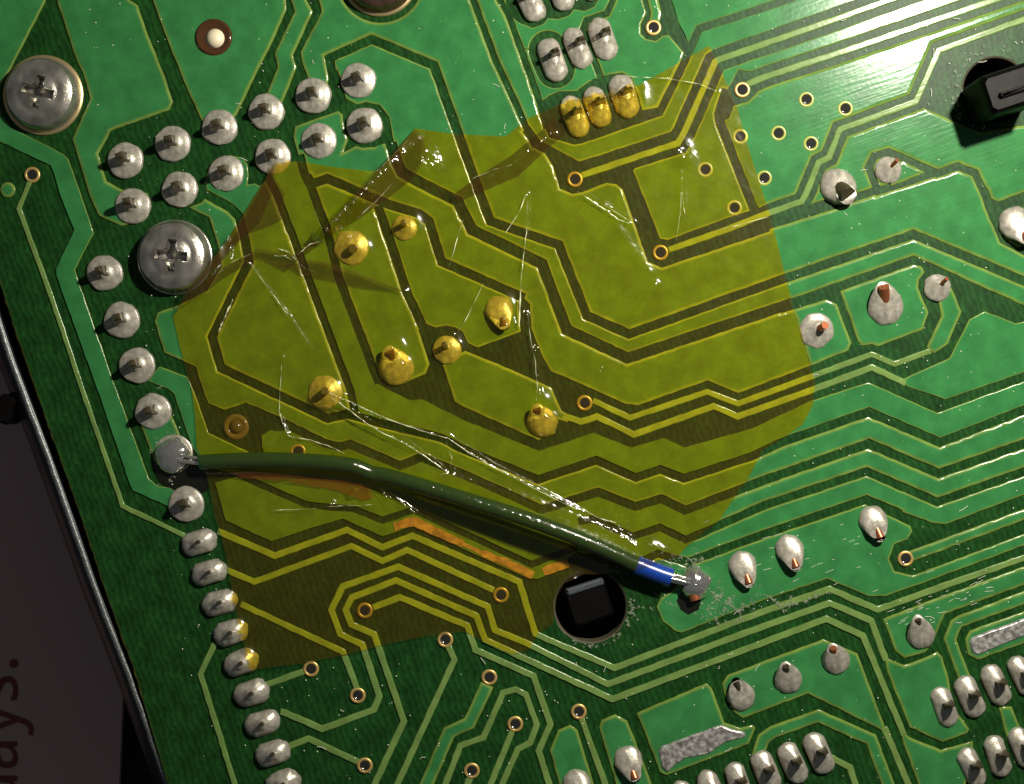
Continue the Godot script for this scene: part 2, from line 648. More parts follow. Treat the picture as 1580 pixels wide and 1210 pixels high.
func copper_face(mb: MB, poly: PackedVector2Array, under: bool, thin: bool, h: float):
	var pts := clean(poly)
	if pts.size() < 3:
		return
	var seam := []
	for i in pts.size():
		seam.append(on_outline(pts[i], pts[(i + 1) % pts.size()]))
	var rs := resampled(pts, seam)
	pts = rs[0]
	seam = rs[1]
	var n := pts.size()
	var edge_c: Color = MASK_EDGE_T if under else MASK_EDGE
	var top_c: Color = MASK_T if under else MASK
	if thin:
		edge_c = MASK_TRACE_T if under else MASK_TRACE
		top_c = edge_c
	var low_c: Color = (FR4_T if under else FR4).lerp(edge_c, 0.25)
	var r1 := inset(pts, seam, 1.2)
	var rings := [pts, r1]
	var tri := PackedInt32Array()
	for d in ([2.4] if thin else [6.0, 4.0, 2.4]):
		var r2 := inset(pts, seam, d)
		# edges that turned over at tight corners are closed up
		for turn in 6:
			var any := false
			for i in n:
				var j := (i + 1) % n
				if not seam[i] and (r2[j] - r2[i]).dot(pts[j] - pts[i]) < 0.0:
					var mid := (r2[i] + r2[j]) * 0.5
					r2[i] = mid
					r2[j] = mid
					any = true
			if not any:
				break
		var keep := PackedInt32Array()
		var slim := PackedVector2Array()
		for i in n:
			if slim.is_empty() or slim[-1].distance_squared_to(r2[i]) > 0.0025:
				slim.append(r2[i])
				keep.append(i)
		while slim.size() > 3 and slim[0].distance_squared_to(slim[-1]) < 0.0025:
			slim.remove_at(slim.size() - 1)
			keep.remove_at(keep.size() - 1)
		var t := Geometry2D.triangulate_polygon(slim)
		if not t.is_empty():
			for q in t:
				tri.append(keep[q])
			rings.append(r2)
			break
	if tri.is_empty():
		print("plain top for a piece near ", pts[0], " ", n)
		tri = Geometry2D.triangulate_polygon(r1)
		rings.append(r1)
	if tri.is_empty():
		tri = Geometry2D.triangulate_polygon(pts)
		rings = [pts, pts, pts]
	if tri.is_empty():
		print("no top for a piece near ", pts[0], " ", n)
	var zs := [-0.3, h * 0.86, h]
	var cs := [low_c, edge_c, top_c]
	var f := mb.v.size()
	for k in rings.size():
		for i in n:
			var e0 := (pts[i] - pts[(i + n - 1) % n]).normalized()
			var e1 := (pts[(i + 1) % n] - pts[i]).normalized()
			var o := (Vector2(e0.y, -e0.x) * (0.0 if seam[(i + n - 1) % n] else 1.0) + Vector2(e1.y, -e1.x) * (0.0 if seam[i] else 1.0)).limit_length(1.0)
			var t: float = [0.95, 0.34, 0.0][k]
			var w := 1.1 * wob.get_noise_2d(pts[i].x * 29.0, pts[i].y * 29.0)
			mb.add(P(rings[k][i].x, rings[k][i].y, zs[k]), Vector3(o.x * t * (1.0 + w), 1.0 - 0.6 * t * o.length(), o.y * t * (1.0 + w)), cs[k], uvof(rings[k][i]))
	for k in rings.size() - 1:
		for i in n:
			if seam[i] and k == 0:
				continue
			var j := (i + 1) % n
			mb.quad(f + k * n + i, f + k * n + j, f + (k + 1) * n + j, f + (k + 1) * n + i)
	var b := f + (rings.size() - 1) * n
	for i in range(0, tri.size(), 3):
		mb.tri(b + tri[i], b + tri[i + 1], b + tri[i + 2])

func copper_piece(called: String, poly: PackedVector2Array, thin: bool):
	var mb := MB.new()
	var h := CU_H + rng.randf() * 0.35
	for q in Geometry2D.intersect_polygons(poly, tape):
		copper_face(mb, q, true, thin, h)
	for q in Geometry2D.clip_polygons(poly, tape):
		if not Geometry2D.is_polygon_clockwise(q):
			copper_face(mb, q, false, thin, h)
	if mb.ix.size():
		put(called, mb, M.mask, board)

const DIP_DIR := Vector2(0.37, 0.93)

func copper():
	var field := pg([488, -120, 491, 0, 496, 18, 463, 81, 467, 101, 480, 135, 508, 136, 515, 118, 520, 108, 526, 124, 533, 153, 552, 162, 565, 158, 585, 163, 599, 180, 604, 205, 609, 231,
		601, 228, 593, 221, 578, 227, 560, 228, 549, 225, 530, 235, 537, 217, 530, 190, 529, 177, 522, 171, 487, 183, 455, 195, 452, 212, 461, 245, 463, 252, 455, 249, 430, 258, 416, 268,
		413, 276, 401, 287, 393, 283, 382, 285, 384, 270, 382, 254, 375, 244, 355, 239, 325, 253, 317, 274, 318, 290, 322, 300, 311, 312, 290, 320, 322, 336, 335, 375, 342, 410, 320, 448, 277, 470,
		243, 482, 238, 497, 253, 545, 281, 557, 302, 567, 315, 608, 321, 623, 346, 633, 379, 622, 417, 638, 434, 645, 440, 663, 432, 666, 417, 664, 404, 672, 405, 690, 410, 705, 395, 728, 332, 745, 349, 803,
		419, 835, 481, 814, 530, 800, 560, 814, 590, 827, 613, 820, 636, 811, 815, 892, 830, 893, 880, 872, 892, 858, 930, 850, 1000, 866, 1035, 880, 1035, 906, 1014, 920, 1011, 932, 1023, 960, 1041, 974,
		1051, 977, 1180, 926, 1276, 894, 1340, 921, 1367, 920, 1430, 898, 1580, 842, 1760, 776, 1760, -120])
	var gaps := []
	# narrow channels between the areas of copper
	gaps += stroke([509, 150, 514, 122, 508, 90, 573, 61, 669, 101, 709, 212, 748, 320, 757, 342, 862, 378, 905, 487, 970, 516, 1208, 431, 1409, 362, 1580, 434, 1800, 527], 13)
	gaps += stroke([603, 222, 612, 250, 620, 266, 648, 282, 706, 311, 728, 355, 836, 407, 874, 509, 968, 553, 1222, 468], 16)
	gaps += stroke([474, 272, 481, 284, 505, 276, 560, 299, 600, 316, 646, 330, 662, 342, 681, 404, 808, 460], 13)
	gaps += stroke([462, 240, 469, 268, 479, 287, 487, 310, 503, 352, 522, 428, 584, 592], 13)
	gaps += stroke([583, 318, 605, 382, 628, 452, 652, 504], 13)
	gaps += stroke([408, 262, 426, 297, 458, 380, 469, 410, 540, 600, 548, 636], 12)
	gaps += stroke([318, 300, 355, 321, 369, 335, 378, 372, 384, 405, 374, 424, 327, 520, 341, 568, 480, 634, 506, 646, 535, 639, 600, 656, 650, 668, 682, 676, 712, 692, 830, 740, 920, 710, 981, 737, 1019, 724, 1055, 738, 1160, 704, 1205, 683, 1340, 636, 1450, 683, 1580, 633, 1800, 556], 13)
	gaps += stroke([425, 648, 500, 684, 522, 690, 540, 686, 617, 719, 650, 706, 701, 727, 771, 757, 835, 787, 922, 760, 980, 782, 1020, 770, 1057, 788, 1180, 741, 1340, 685, 1448, 731, 1580, 685, 1800, 606], 13)
	gaps += stroke([892, 805, 915, 801, 976, 828, 1018, 814, 1058, 833, 1180, 780, 1337, 728, 1446, 775, 1580, 728, 1800, 650], 12)
	gaps += stroke([990, 866, 1015, 854, 1060, 868, 1180, 824, 1337, 771, 1390, 793], 12)
	gaps += stroke([360, 728, 380, 738, 470, 778, 510, 783, 545, 785, 590, 803, 638, 787, 820, 871, 890, 844], 11)
	gaps += stroke([727, -130, 730, 0, 765, 95, 798, 165, 816, 207, 826, 226], 9)
	gaps += stroke([762, -130, 771, 0, 784, 22, 829, 147, 843, 198], 9)
	gaps += stroke([812, 200, 828, 222, 888, 255, 897, 257, 1040, 209, 1052, 190, 1094, 104, 1103, 91, 1180, 61, 1300, 18, 1400, -18, 1790, -155], 13)
	gaps += stroke([985, 178, 1019, 171, 1056, 96, 1066, 72, 1078, 45, 1200, 5, 1620, -150], 11)
	gaps += stroke([947, -130, 951, -10, 936, 21, 905, 31, 899, 46, 912, 80, 926, 118], 9)
	gaps += stroke([1025, -130, 1030, 0, 1040, 32, 1063, 82], 10)
	gaps += stroke([893, 280, 900, 266, 1046, 221, 1056, 203, 1103, 96, 1109, 92, 1200, 61, 1300, 26, 1400, -10, 1790, -145], 34)
	gaps += stroke([1145, 134, 1180, 119, 1300, 80, 1400, 46, 1540, -2, 1800, -90], 31)
	gaps += stroke([1180, 331, 1237, 311, 1243, 300, 1263, 251, 1279, 243, 1296, 200, 1413, 157, 1448, 78, 1580, 30, 1800, -43], 27)
	gaps += stroke([1121, 138, 1109, 176, 1112, 192, 1150, 290, 1172, 345], 13)
	gaps.append(pg([1140, 108, 1122, 140, 1118, 155, 1105, 175, 1108, 192, 1125, 182, 1132, 163, 1153, 157, 1164, 147, 1172, 136, 1170, 115]))
	gaps.append(pg([838, 232, 854, 257, 864, 291, 883, 299, 896, 297, 936, 282, 951, 284, 961, 292, 972, 324, 1000, 404, 1021, 413, 1187, 357, 1187, 316, 1120, 338, 1031, 371, 1018, 369, 976, 263, 980, 259, 1048, 236, 1048, 215, 900, 258]))
	gaps.append(pg([829, 150, 835, 158, 848, 148, 862, 142, 890, 141, 900, 133, 910, 126, 925, 118, 945, 115, 960, 113, 973, 121, 985, 150, 992, 176, 1018, 166, 1022, 178, 898, 221, 886, 223, 862, 216, 848, 212, 838, 190]))
	gaps.append(pg([782, 20, 803, 36, 822, 43, 839, 36, 845, 28, 862, 29, 877, 24, 886, 14, 902, 17, 917, 10, 925, -5, 925, -130, 772, -130]))
	gaps.append(capsule(851, 92, 16, 29, DIP_DIR))
	gaps.append(pg([800, 74, 840, 79, 840, 79.6, 800, 74.6]))
	gaps.append(pg([985, -130, 990, -5, 998, 20, 989, 38, 989, 52, 997, 60, 1012, 63, 1022, 55, 1032, 54, 1058, 84, 1066, 76, 1044, 34, 1030, -10, 1025, -130]))
	gaps.append(pg([1446, 84, 1580, 38, 1690, 5, 1690, 150, 1590, 192, 1510, 204, 1420, 164, 1440, 120]))
	gaps += stroke([1176, 351, 1290, 316, 1354, 293, 1340, 258, 1349, 241, 1371, 235, 1446, 268, 1478, 257, 1504, 267, 1520, 302], 11)
	gaps += stroke([1350, 297, 1446, 266], 11)
	gaps += stroke([1178, 344, 1282, 312], 12)
	gaps.append(pg([1512, 292, 1520, 320, 1543, 374, 1580, 394, 1700, 450, 1700, 250, 1580, 297, 1540, 312, 1529, 307, 1524, 292]))
	gaps.append(pg([650, 497, 672, 506, 688, 503, 702, 506, 713, 512, 722, 530, 737, 537, 804, 512, 800, 470, 803, 456, 817, 470, 819, 507, 836, 550, 849, 573, 900, 595, 965, 624, 984, 626, 1091, 588, 1139, 607, 1250, 565, 1309, 541,
		1314, 529, 1291, 469, 1275, 462, 1226, 477, 1206, 483, 1206, 467, 1409, 395, 1575, 470, 1760, 540, 1760, 560, 1600, 490, 1567, 499, 1519, 480, 1495, 493, 1465, 552, 1388, 587, 1400, 597, 1458, 617, 1580, 575, 1760, 513,
		1760, 533, 1580, 588, 1446, 637, 1340, 590, 1250, 619, 1162, 661, 1056, 691, 1025, 676, 975, 691, 916, 668, 832, 696, 712, 647, 651, 616, 634, 618, 600, 602, 583, 592, 592, 583, 628, 590, 657, 577, 663, 562, 646, 510]))
	gaps.append(pg([1330, 768, 1440, 808, 1458, 810, 1580, 764, 1760, 700, 1760, 758, 1580, 824, 1408, 888, 1380, 881, 1372, 863, 1380, 840, 1400, 833, 1408, 820, 1405, 812, 1337, 779]))
	gaps.append(pg([870, 866, 892, 850, 930, 868, 985, 862, 1030, 876, 1044, 890, 1044, 906, 1020, 922, 1000, 960, 900, 900]))
	var notch := PackedVector2Array()
	for i in 41:
		notch.append(Vector2(587, -30) + Vector2(65, 0).rotated(PI * i / 40.0))
	notch.append_array(pg([522, -160, 652, -160]))
	gaps.append(notch)
	gaps.append(circle(902, 622, 19, 20))
	for q in cut([field], gaps):
		copper_piece("copper_pour", q, false)
	# separate areas
	var areas := [
		pg([-160, -120, 95, -120, 70, 3, 18, 105, 0, 135, -40, 200, -160, -60]),
		pg([-150, 60, -60, 120, -3, 160, 4, 178, 18, 197, 98, 238, 106, 246, 125, 300, 145, 360, 116, 416, 120, 430, 180, 602, 230, 738, 243, 750, 262, 752, 285, 765, 282, 792, 262, 783, 205, 758, 200, 748, 150, 602, 87, 427, 86, 415, 114, 355, 92, 300, 83, 268, 78, 256, -10, 215, -60, 190, -90, 150]),
		pg([84, -120, 88, 5, 116, 89, 127, 111, 139, 152, 111, 215, 137, 300, 152, 333, 170, 342, 187, 349, 205, 345, 228, 318, 228, 298, 190, 293, 165, 280, 160, 265, 152, 238, 165, 215, 171, 202, 262, 170, 267, 158, 255, 120, 225, 45, 213, 8, 200, 0, 192, -120]),
		pg([228, -120, 235, 0, 253, 50, 281, 121, 311, 187, 339, 200, 365, 178, 400, 105, 420, 66, 442, 16, 433, -120]),
		pg([444, -120, 448, 0, 454, 18, 423, 84, 428, 104, 405, 160, 420, 185, 438, 154, 458, 104, 452, 86, 483, 18, 473, 0, 464, -120]),
		pg([228, 588, 246, 565, 289, 581, 300, 605, 322, 668, 337, 675, 385, 698, 385, 716, 320, 726, 296, 690, 268, 608, 258, 600, 240, 594]),
		pg([216, 655, 265, 640, 285, 688, 240, 716]),
		pg([682, 560, 718, 541, 786, 569, 851, 598, 867, 634, 880, 641, 876, 652, 862, 648, 856, 669, 830, 680, 714, 628, 701, 620]),
		pg([1296, 449, 1409, 408, 1422, 411, 1427, 420, 1418, 432, 1417, 444, 1423, 460, 1433, 482, 1424, 509, 1355, 535, 1345, 532, 1331, 534, 1324, 528]),
		pg([1429, 536, 1452, 487, 1446, 455, 1466, 440, 1484, 481, 1463, 531, 1441, 546]),
		pg([1372, 262, 1393, 248, 1420, 262, 1421, 270, 1374, 288]),
		pg([1541, 345, 1548, 328, 1570, 318, 1610, 330, 1610, 372, 1570, 382, 1552, 370]),
		pg([1362, 955, 1430, 928, 1580, 874, 1760, 808, 1760, 838, 1580, 903, 1458, 948, 1440, 990, 1428, 1007, 1395, 1016, 1381, 1005]),
		pg([1455, 985, 1467, 957, 1478, 950, 1580, 912, 1760, 846, 1760, 866, 1580, 933, 1484, 968, 1476, 987, 1492, 1030, 1505, 1060, 1485, 1066]),
		pg([1489, 985, 1496, 973, 1580, 943, 1720, 893, 1720, 940, 1580, 993, 1508, 1019, 1493, 1010]),
		pg([1365, 1014, 1395, 1026, 1426, 1015, 1446, 1005, 1454, 1013, 1464, 1046, 1466, 1060, 1470, 1090, 1496, 1125, 1492, 1132, 1454, 1146, 1403, 1123, 1368, 1036]),
		pg([1390, 1126, 1403, 1137, 1452, 1157, 1501, 1143, 1504, 1175, 1490, 1210, 1510, 1290, 1440, 1290, 1416, 1210, 1393, 1146]),
		pg([1540, 1090, 1561, 1090, 1582, 1140, 1556, 1148]),
		pg([1114, 1054, 1123, 1041, 1270, 986, 1323, 1008, 1366, 1122, 1360, 1127, 1246, 1071, 1146, 1109, 1133, 1100, 1118, 1074]),
		pg([848, 1158, 861, 1126, 880, 1118, 891, 1126, 932, 1260, 875, 1260]),
		pg([924, 1123, 928, 1111, 949, 1102, 968, 1112, 978, 1136, 1008, 1215, 1022, 1260, 965, 1260]),
		pg([982, 1100, 1090, 1054, 1098, 1061, 1118, 1115, 1141, 1123, 1161, 1118, 1166, 1123, 1156, 1148, 1028, 1197, 1018, 1192]),
		circle(12, 293, 12, 24),
	]
	for a in areas:
		copper_piece("copper_pour", a, false)
	# traces: a path and a width
	var traces := [
		[[48, 275, 29, 322, 60, 406, 90, 490, 127, 602, 189, 781, 285, 827], 8.5],
		[[914, 618, 972, 645, 1091, 605, 1139, 623, 1250, 582, 1345, 547, 1380, 562, 1437, 541], 10],
		[[866, 641, 896, 651, 921, 643, 978, 671, 1101, 627, 1138, 643, 1250, 603, 1345, 567, 1398, 592], 11],
		[[1396, 862, 1580, 794, 1760, 728], 17],
		[[897, 271, 1046, 221, 1056, 203, 1103, 96, 1109, 92, 1200, 61, 1300, 26, 1400, -10, 1700, -115], 11],
		[[1151, 131, 1180, 119, 1300, 80, 1400, 46, 1540, -2, 1740, -70], 11],
		[[1031, 386, 1120, 355, 1180, 331, 1237, 311, 1243, 300, 1263, 251, 1279, 243, 1296, 200, 1413, 157, 1448, 78, 1580, 30, 1760, -30], 10.5],
		[[1000, -120, 1006, -5, 1012, 20, 1009, 36], 17],
		[[335, 820, 341, 822, 424, 858, 535, 818, 590, 845, 636, 827, 801, 898, 826, 978, 845, 987, 948, 1031, 1180, 943, 1280, 909, 1354, 941, 1477, 897, 1580, 861, 1760, 796], 11],
		[[340, 876, 392, 898, 542, 843, 590, 866, 628, 849, 762, 911], 10.5],
		[[552, 1066, 529, 1006, 371, 932], 10.5],
		[[432, 1098, 440, 1100, 497, 1125, 577, 1095, 585, 1074, 559, 995, 525, 979, 511, 941, 529, 905, 615, 875, 752, 936, 763, 972, 811, 992, 938, 1056, 1180, 966, 1280, 931, 1344, 958, 1367, 1020], 11],
		[[560, 1270, 578, 1210, 623, 1113, 577, 979, 542, 964, 533, 941, 543, 922, 611, 896, 735, 951, 748, 987, 800, 1012, 945, 1079, 1180, 991, 1275, 955, 1331, 981, 1354, 1036, 1395, 1135], 11],
		[[575, 938, 617, 922, 721, 966, 733, 1003, 823, 1043, 849, 1118, 831, 1159, 866, 1270], 11],
		[[747, 1290, 774, 1212, 799, 1156, 818, 1146, 828, 1118, 811, 1072, 796, 1064, 776, 1069, 746, 1138, 710, 1151, 660, 1280], 10.5],
		[[793, 1122, 724, 1290], 10.5],
		[[398, 1061, 472, 1035], 10.5],
		[[430, 1158, 476, 1140, 553, 1176], 10.5],
		[[691, 996, 701, 1018, 612, 1212, 590, 1262], 10.5],
		[[752, 1056, 724, 1116, 693, 1130, 636, 1262], 21],
		[[726, 1198, 700, 1262], 11],
		[[897, 1108, 952, 1262], 10.5],
		[[1364, 1122, 1402, 1212, 1430, 1280], 11],
		[[1168, 1170, 1178, 1140, 1192, 1130, 1262, 1105, 1344, 1141, 1372, 1215, 1395, 1280], 20],
		[[1280, 1168, 1311, 1184, 1336, 1260], 11],
		[[332, 992, 309, 1040, 362, 1210, 384, 1280], 9.5],
	]
	for t in traces:
		for q in stroke(t[0], t[1]):
			copper_piece("copper_trace", q, t[1] < 13)
	# the scraped trace where bare copper shows under the tape
	for t in [[[609, 813, 638, 804, 714, 839], 13], [[700, 833, 745, 853], 7], [[744, 853, 780, 868, 822, 887], 12], [[838, 883, 876, 868], 13]]:
		var bare := MB.new()
		for q in stroke(t[0], t[1]):
			var rs := resampled(clean(q), falses(clean(q).size()))
			var rag: PackedVector2Array = rs[0]
			for i in rag.size():
				rag[i] += Vector2(rng.randf_range(-1.3, 1.3), rng.randf_range(-1.3, 1.3))
			prism(bare, rag, CU_H + (1.0 if t[1] > 8 else 0.7), CU_H)
		var b := put("bare_copper", bare, M.copper, board)
		b.set_meta("label", "scraped orange patch of bare copper on a trace")

func falses(n: int) -> Array:
	var a := []
	a.resize(n)
	a.fill(false)
	return a

func vias():
	var at := [50, 270, 480, 1032, 552, 1073, 563, 1181, 687, 987, 755, 1045, 795, 1117, 893, 1098, 728, 1189, 563, 942, 773, 918, 902, 622, 1019, 390, 887, 277, 1088, 262, 1133, 321, 1142, 211, 1145, 139, 1201, 206, 1251, 222, 1244, 154, 1304, 168, 1179, 275, 1008, 43, 1397, 862, 460, 697]
	for i in range(0, at.size(), 2):
		var c := Vector2(at[i], at[i + 1])
		var mb := MB.new()
		var ro := 11.4
		var ri := 8.0
		# [radius, height, normal out, normal up]
		var prof := [[ro + 1.0, CU_H - 1.0, 1.0, 0.5], [ro, CU_H + 0.9, 0.5, 1.0], [(ro + ri) * 0.5, CU_H + 1.5, 0.0, 1.0], [ri + 0.4, CU_H + 1.0, -0.5, 1.0], [ri - 0.4, CU_H + 0.6, -1.0, 0.3]]
		ring(mb, c, prof, 24)
		var v := put("via", mb, (M.tented_t if in_tape(c) else M.tented) if c.x > 1080 and c.y < 330 and c.y != 139.0 else (M.gold_t if in_tape(c) else M.gold), board)
		mb = MB.new()
		flat(circle(c.x, c.y, ri - 0.3, 20), CU_H + 0.55, mb, Color.WHITE)  # flat black disc paints the shade inside the drilled hole
		put("hole", mb, M.black, v)
		if not in_tape(c) and rng.randf() < 0.75:
			mb = MB.new()
			blob(mb, c + Vector2(-3.5, 5.5) + Vector2(rng.randf_range(-1, 1), rng.randf_range(-1, 1)), 3.0, CU_H - 0.4, 2.4)
			put("solder_speck", mb, M.bright_solder, v)

func ring(mb: MB, c: Vector2, prof: Array, n: int, col := Color.WHITE):
	var f := mb.v.size()
	for i in n:
		var d := Vector2(1, 0).rotated(TAU * i / n)
		for q in prof:
			mb.add(P(c.x + d.x * q[0], c.y + d.y * q[0], q[1]), Vector3(d.x * q[2], q[3], d.y * q[2]), col, uvof(c + d * q[0]))
	var k := prof.size()
	for i in n:
		var j := (i + 1) % n
		for a in k - 1:
			mb.quad(f + i * k + a, f + i * k + a + 1, f + j * k + a + 1, f + j * k + a)

func blob(mb: MB, c: Vector2, r: float, z: float, h: float, col := Color.WHITE, n := 12):
	var f := mb.v.size()
	for k in 5:
		var t := k / 4.0 * PI / 2
		for i in n:
			var d := Vector2(1, 0).rotated(TAU * i / n) * r * maxf(cos(t), 0.02)
			mb.add(P(c.x + d.x, c.y + d.y, z + h * sin(t)), Vector3(d.x / r, sin(t) + 0.05, d.y / r), col, uvof(c + d))
	for k in 4:
		for i in n:
			var j := (i + 1) % n
			mb.quad(f + k * n + i, f + k * n + j, f + (k + 1) * n + j, f + (k + 1) * n + i)

# ------------------------------------------------------------------ solder joints
func loft(mb: MB, rings: Array, dir: Vector2, rough: float, sd: float, colors: bool, plain := Color.WHITE):
	# rings: [x, y, half length, radius, height]; each ring a rounded slot along dir
	var n := 32
	var f := mb.v.size()
	var t := dir.angle()
	for k in rings.size():
		var r: Array = rings[k]
		for i in n:
			var a := TAU * i / n
			var rr: float = r[3] * (1.0 + rough * wob.get_noise_3d(cos(a) * 60.0, sin(a) * 60.0 + k * 14.0, sd))
			var q := Vector2(rr, 0).rotated(a)
			q.x += r[2] * (1.0 if cos(a) >= 0.0 else -1.0) * minf(1.0, absf(cos(a)) * 6.0)
			q = q.rotated(t) + Vector2(r[0], r[1])
			var col := plain
			if colors:
				col = SOLDER_T if in_tape(q) else SOLDER
			mb.add(P(q.x, q.y, r[4]), Vector3(q.x - r[0], 6.0, q.y - r[1]), col, uvof(q))
	for k in rings.size() - 1:
		for i in n:
			var j := (i + 1) % n
			mb.quad(f + k * n + i, f + k * n + j, f + (k + 1) * n + j, f + (k + 1) * n + i)
	var last := f + (rings.size() - 1) * n
	for i in range(1, n - 1):
		mb.tri(last, last + i, last + i + 1)

func square_pin(c: Vector2, r: float, z0: float, z1: float, lean: Vector2, mat: Material, parent: Node, turn: float, flatness := 1.0):
	var mb := MB.new()
	var lv := [[r * 1.25, z0, 0.0], [r * 0.86, z1 - 9.0, 0.7], [r * 0.40, z1, 1.0]]
	for k in 2:
		for i in 4:
			var f := mb.v.size()
			for q in [[k, i], [k, i + 1], [k + 1, i + 1], [k + 1, i]]:
				var l: Array = lv[q[0]]
				var d: Vector2 = Vector2(1, 0).rotated(PI / 4 + PI / 2 * q[1]) * l[0] * 1.3
				d.y *= flatness
				d = d.rotated(turn)
				var p: Vector2 = c + lean * l[2] + d
				var o := Vector2(1, 0).rotated(turn + PI / 2 * (i + 1))
				mb.add(P(p.x, p.y, l[1]), Vector3(o.x, 0.1 if k == 0 else 0.6, o.y))
			mb.quad(f, f + 1, f + 2, f + 3)
	var f := mb.v.size()
	for i in 4:
		var d := Vector2(1, 0).rotated(PI / 4 + PI / 2 * i) * r * 0.40 * 1.3
		d.y *= flatness
		d = d.rotated(turn)
		mb.add(P(c.x + lean.x + d.x, c.y + lean.y + d.y, z1), Vector3.UP)
	mb.quad(f, f + 1, f + 2, f + 3)
	put("pin", mb, mat, parent)

func tube(mb: MB, path: Array, radius: float, n := 14, col := Color.WHITE, cap := true):
	var prev := -1
	for i in path.size():
		var d: Vector3 = (path[mini(i + 1, path.size() - 1)] - path[maxi(i - 1, 0)]).normalized()
		var sx := d.cross(Vector3(0, 0, 1)).normalized() if absf(d.z) < 0.95 else d.cross(Vector3(1, 0, 0)).normalized()
		var sy := sx.cross(d).normalized()
		var f := mb.v.size()
		for k in n:
			var a := TAU * k / n
			var o := sx * cos(a) + sy * sin(a)
			var q: Vector3 = path[i] + o * radius
			mb.add(P(q.x, q.y, q.z), Vector3(o.x, o.z, o.y), col, Vector2(k / float(n), i * 0.2))
		if prev >= 0:
			for k in n:
				mb.quad(prev + k, prev + (k + 1) % n, f + (k + 1) % n, f + k)
		prev = f
	if cap:
		for e in [0, path.size() - 1]:
			var d: Vector3 = (path[1] - path[0]) * -1.0 if e == 0 else path[-1] - path[-2]
			var src: int = (mb.v.size() - n) if e != 0 else -1
			var start := mb.v.size() - path.size() * n - (n if e != 0 else 0)
			start += e * n
			var f := mb.v.size()
			for k in n:
				mb.add(mb.v[start + k], Vector3(d.x, d.z, d.y), col)
			for k in range(1, n - 1):
				mb.tri(f, f + k, f + k + 1)

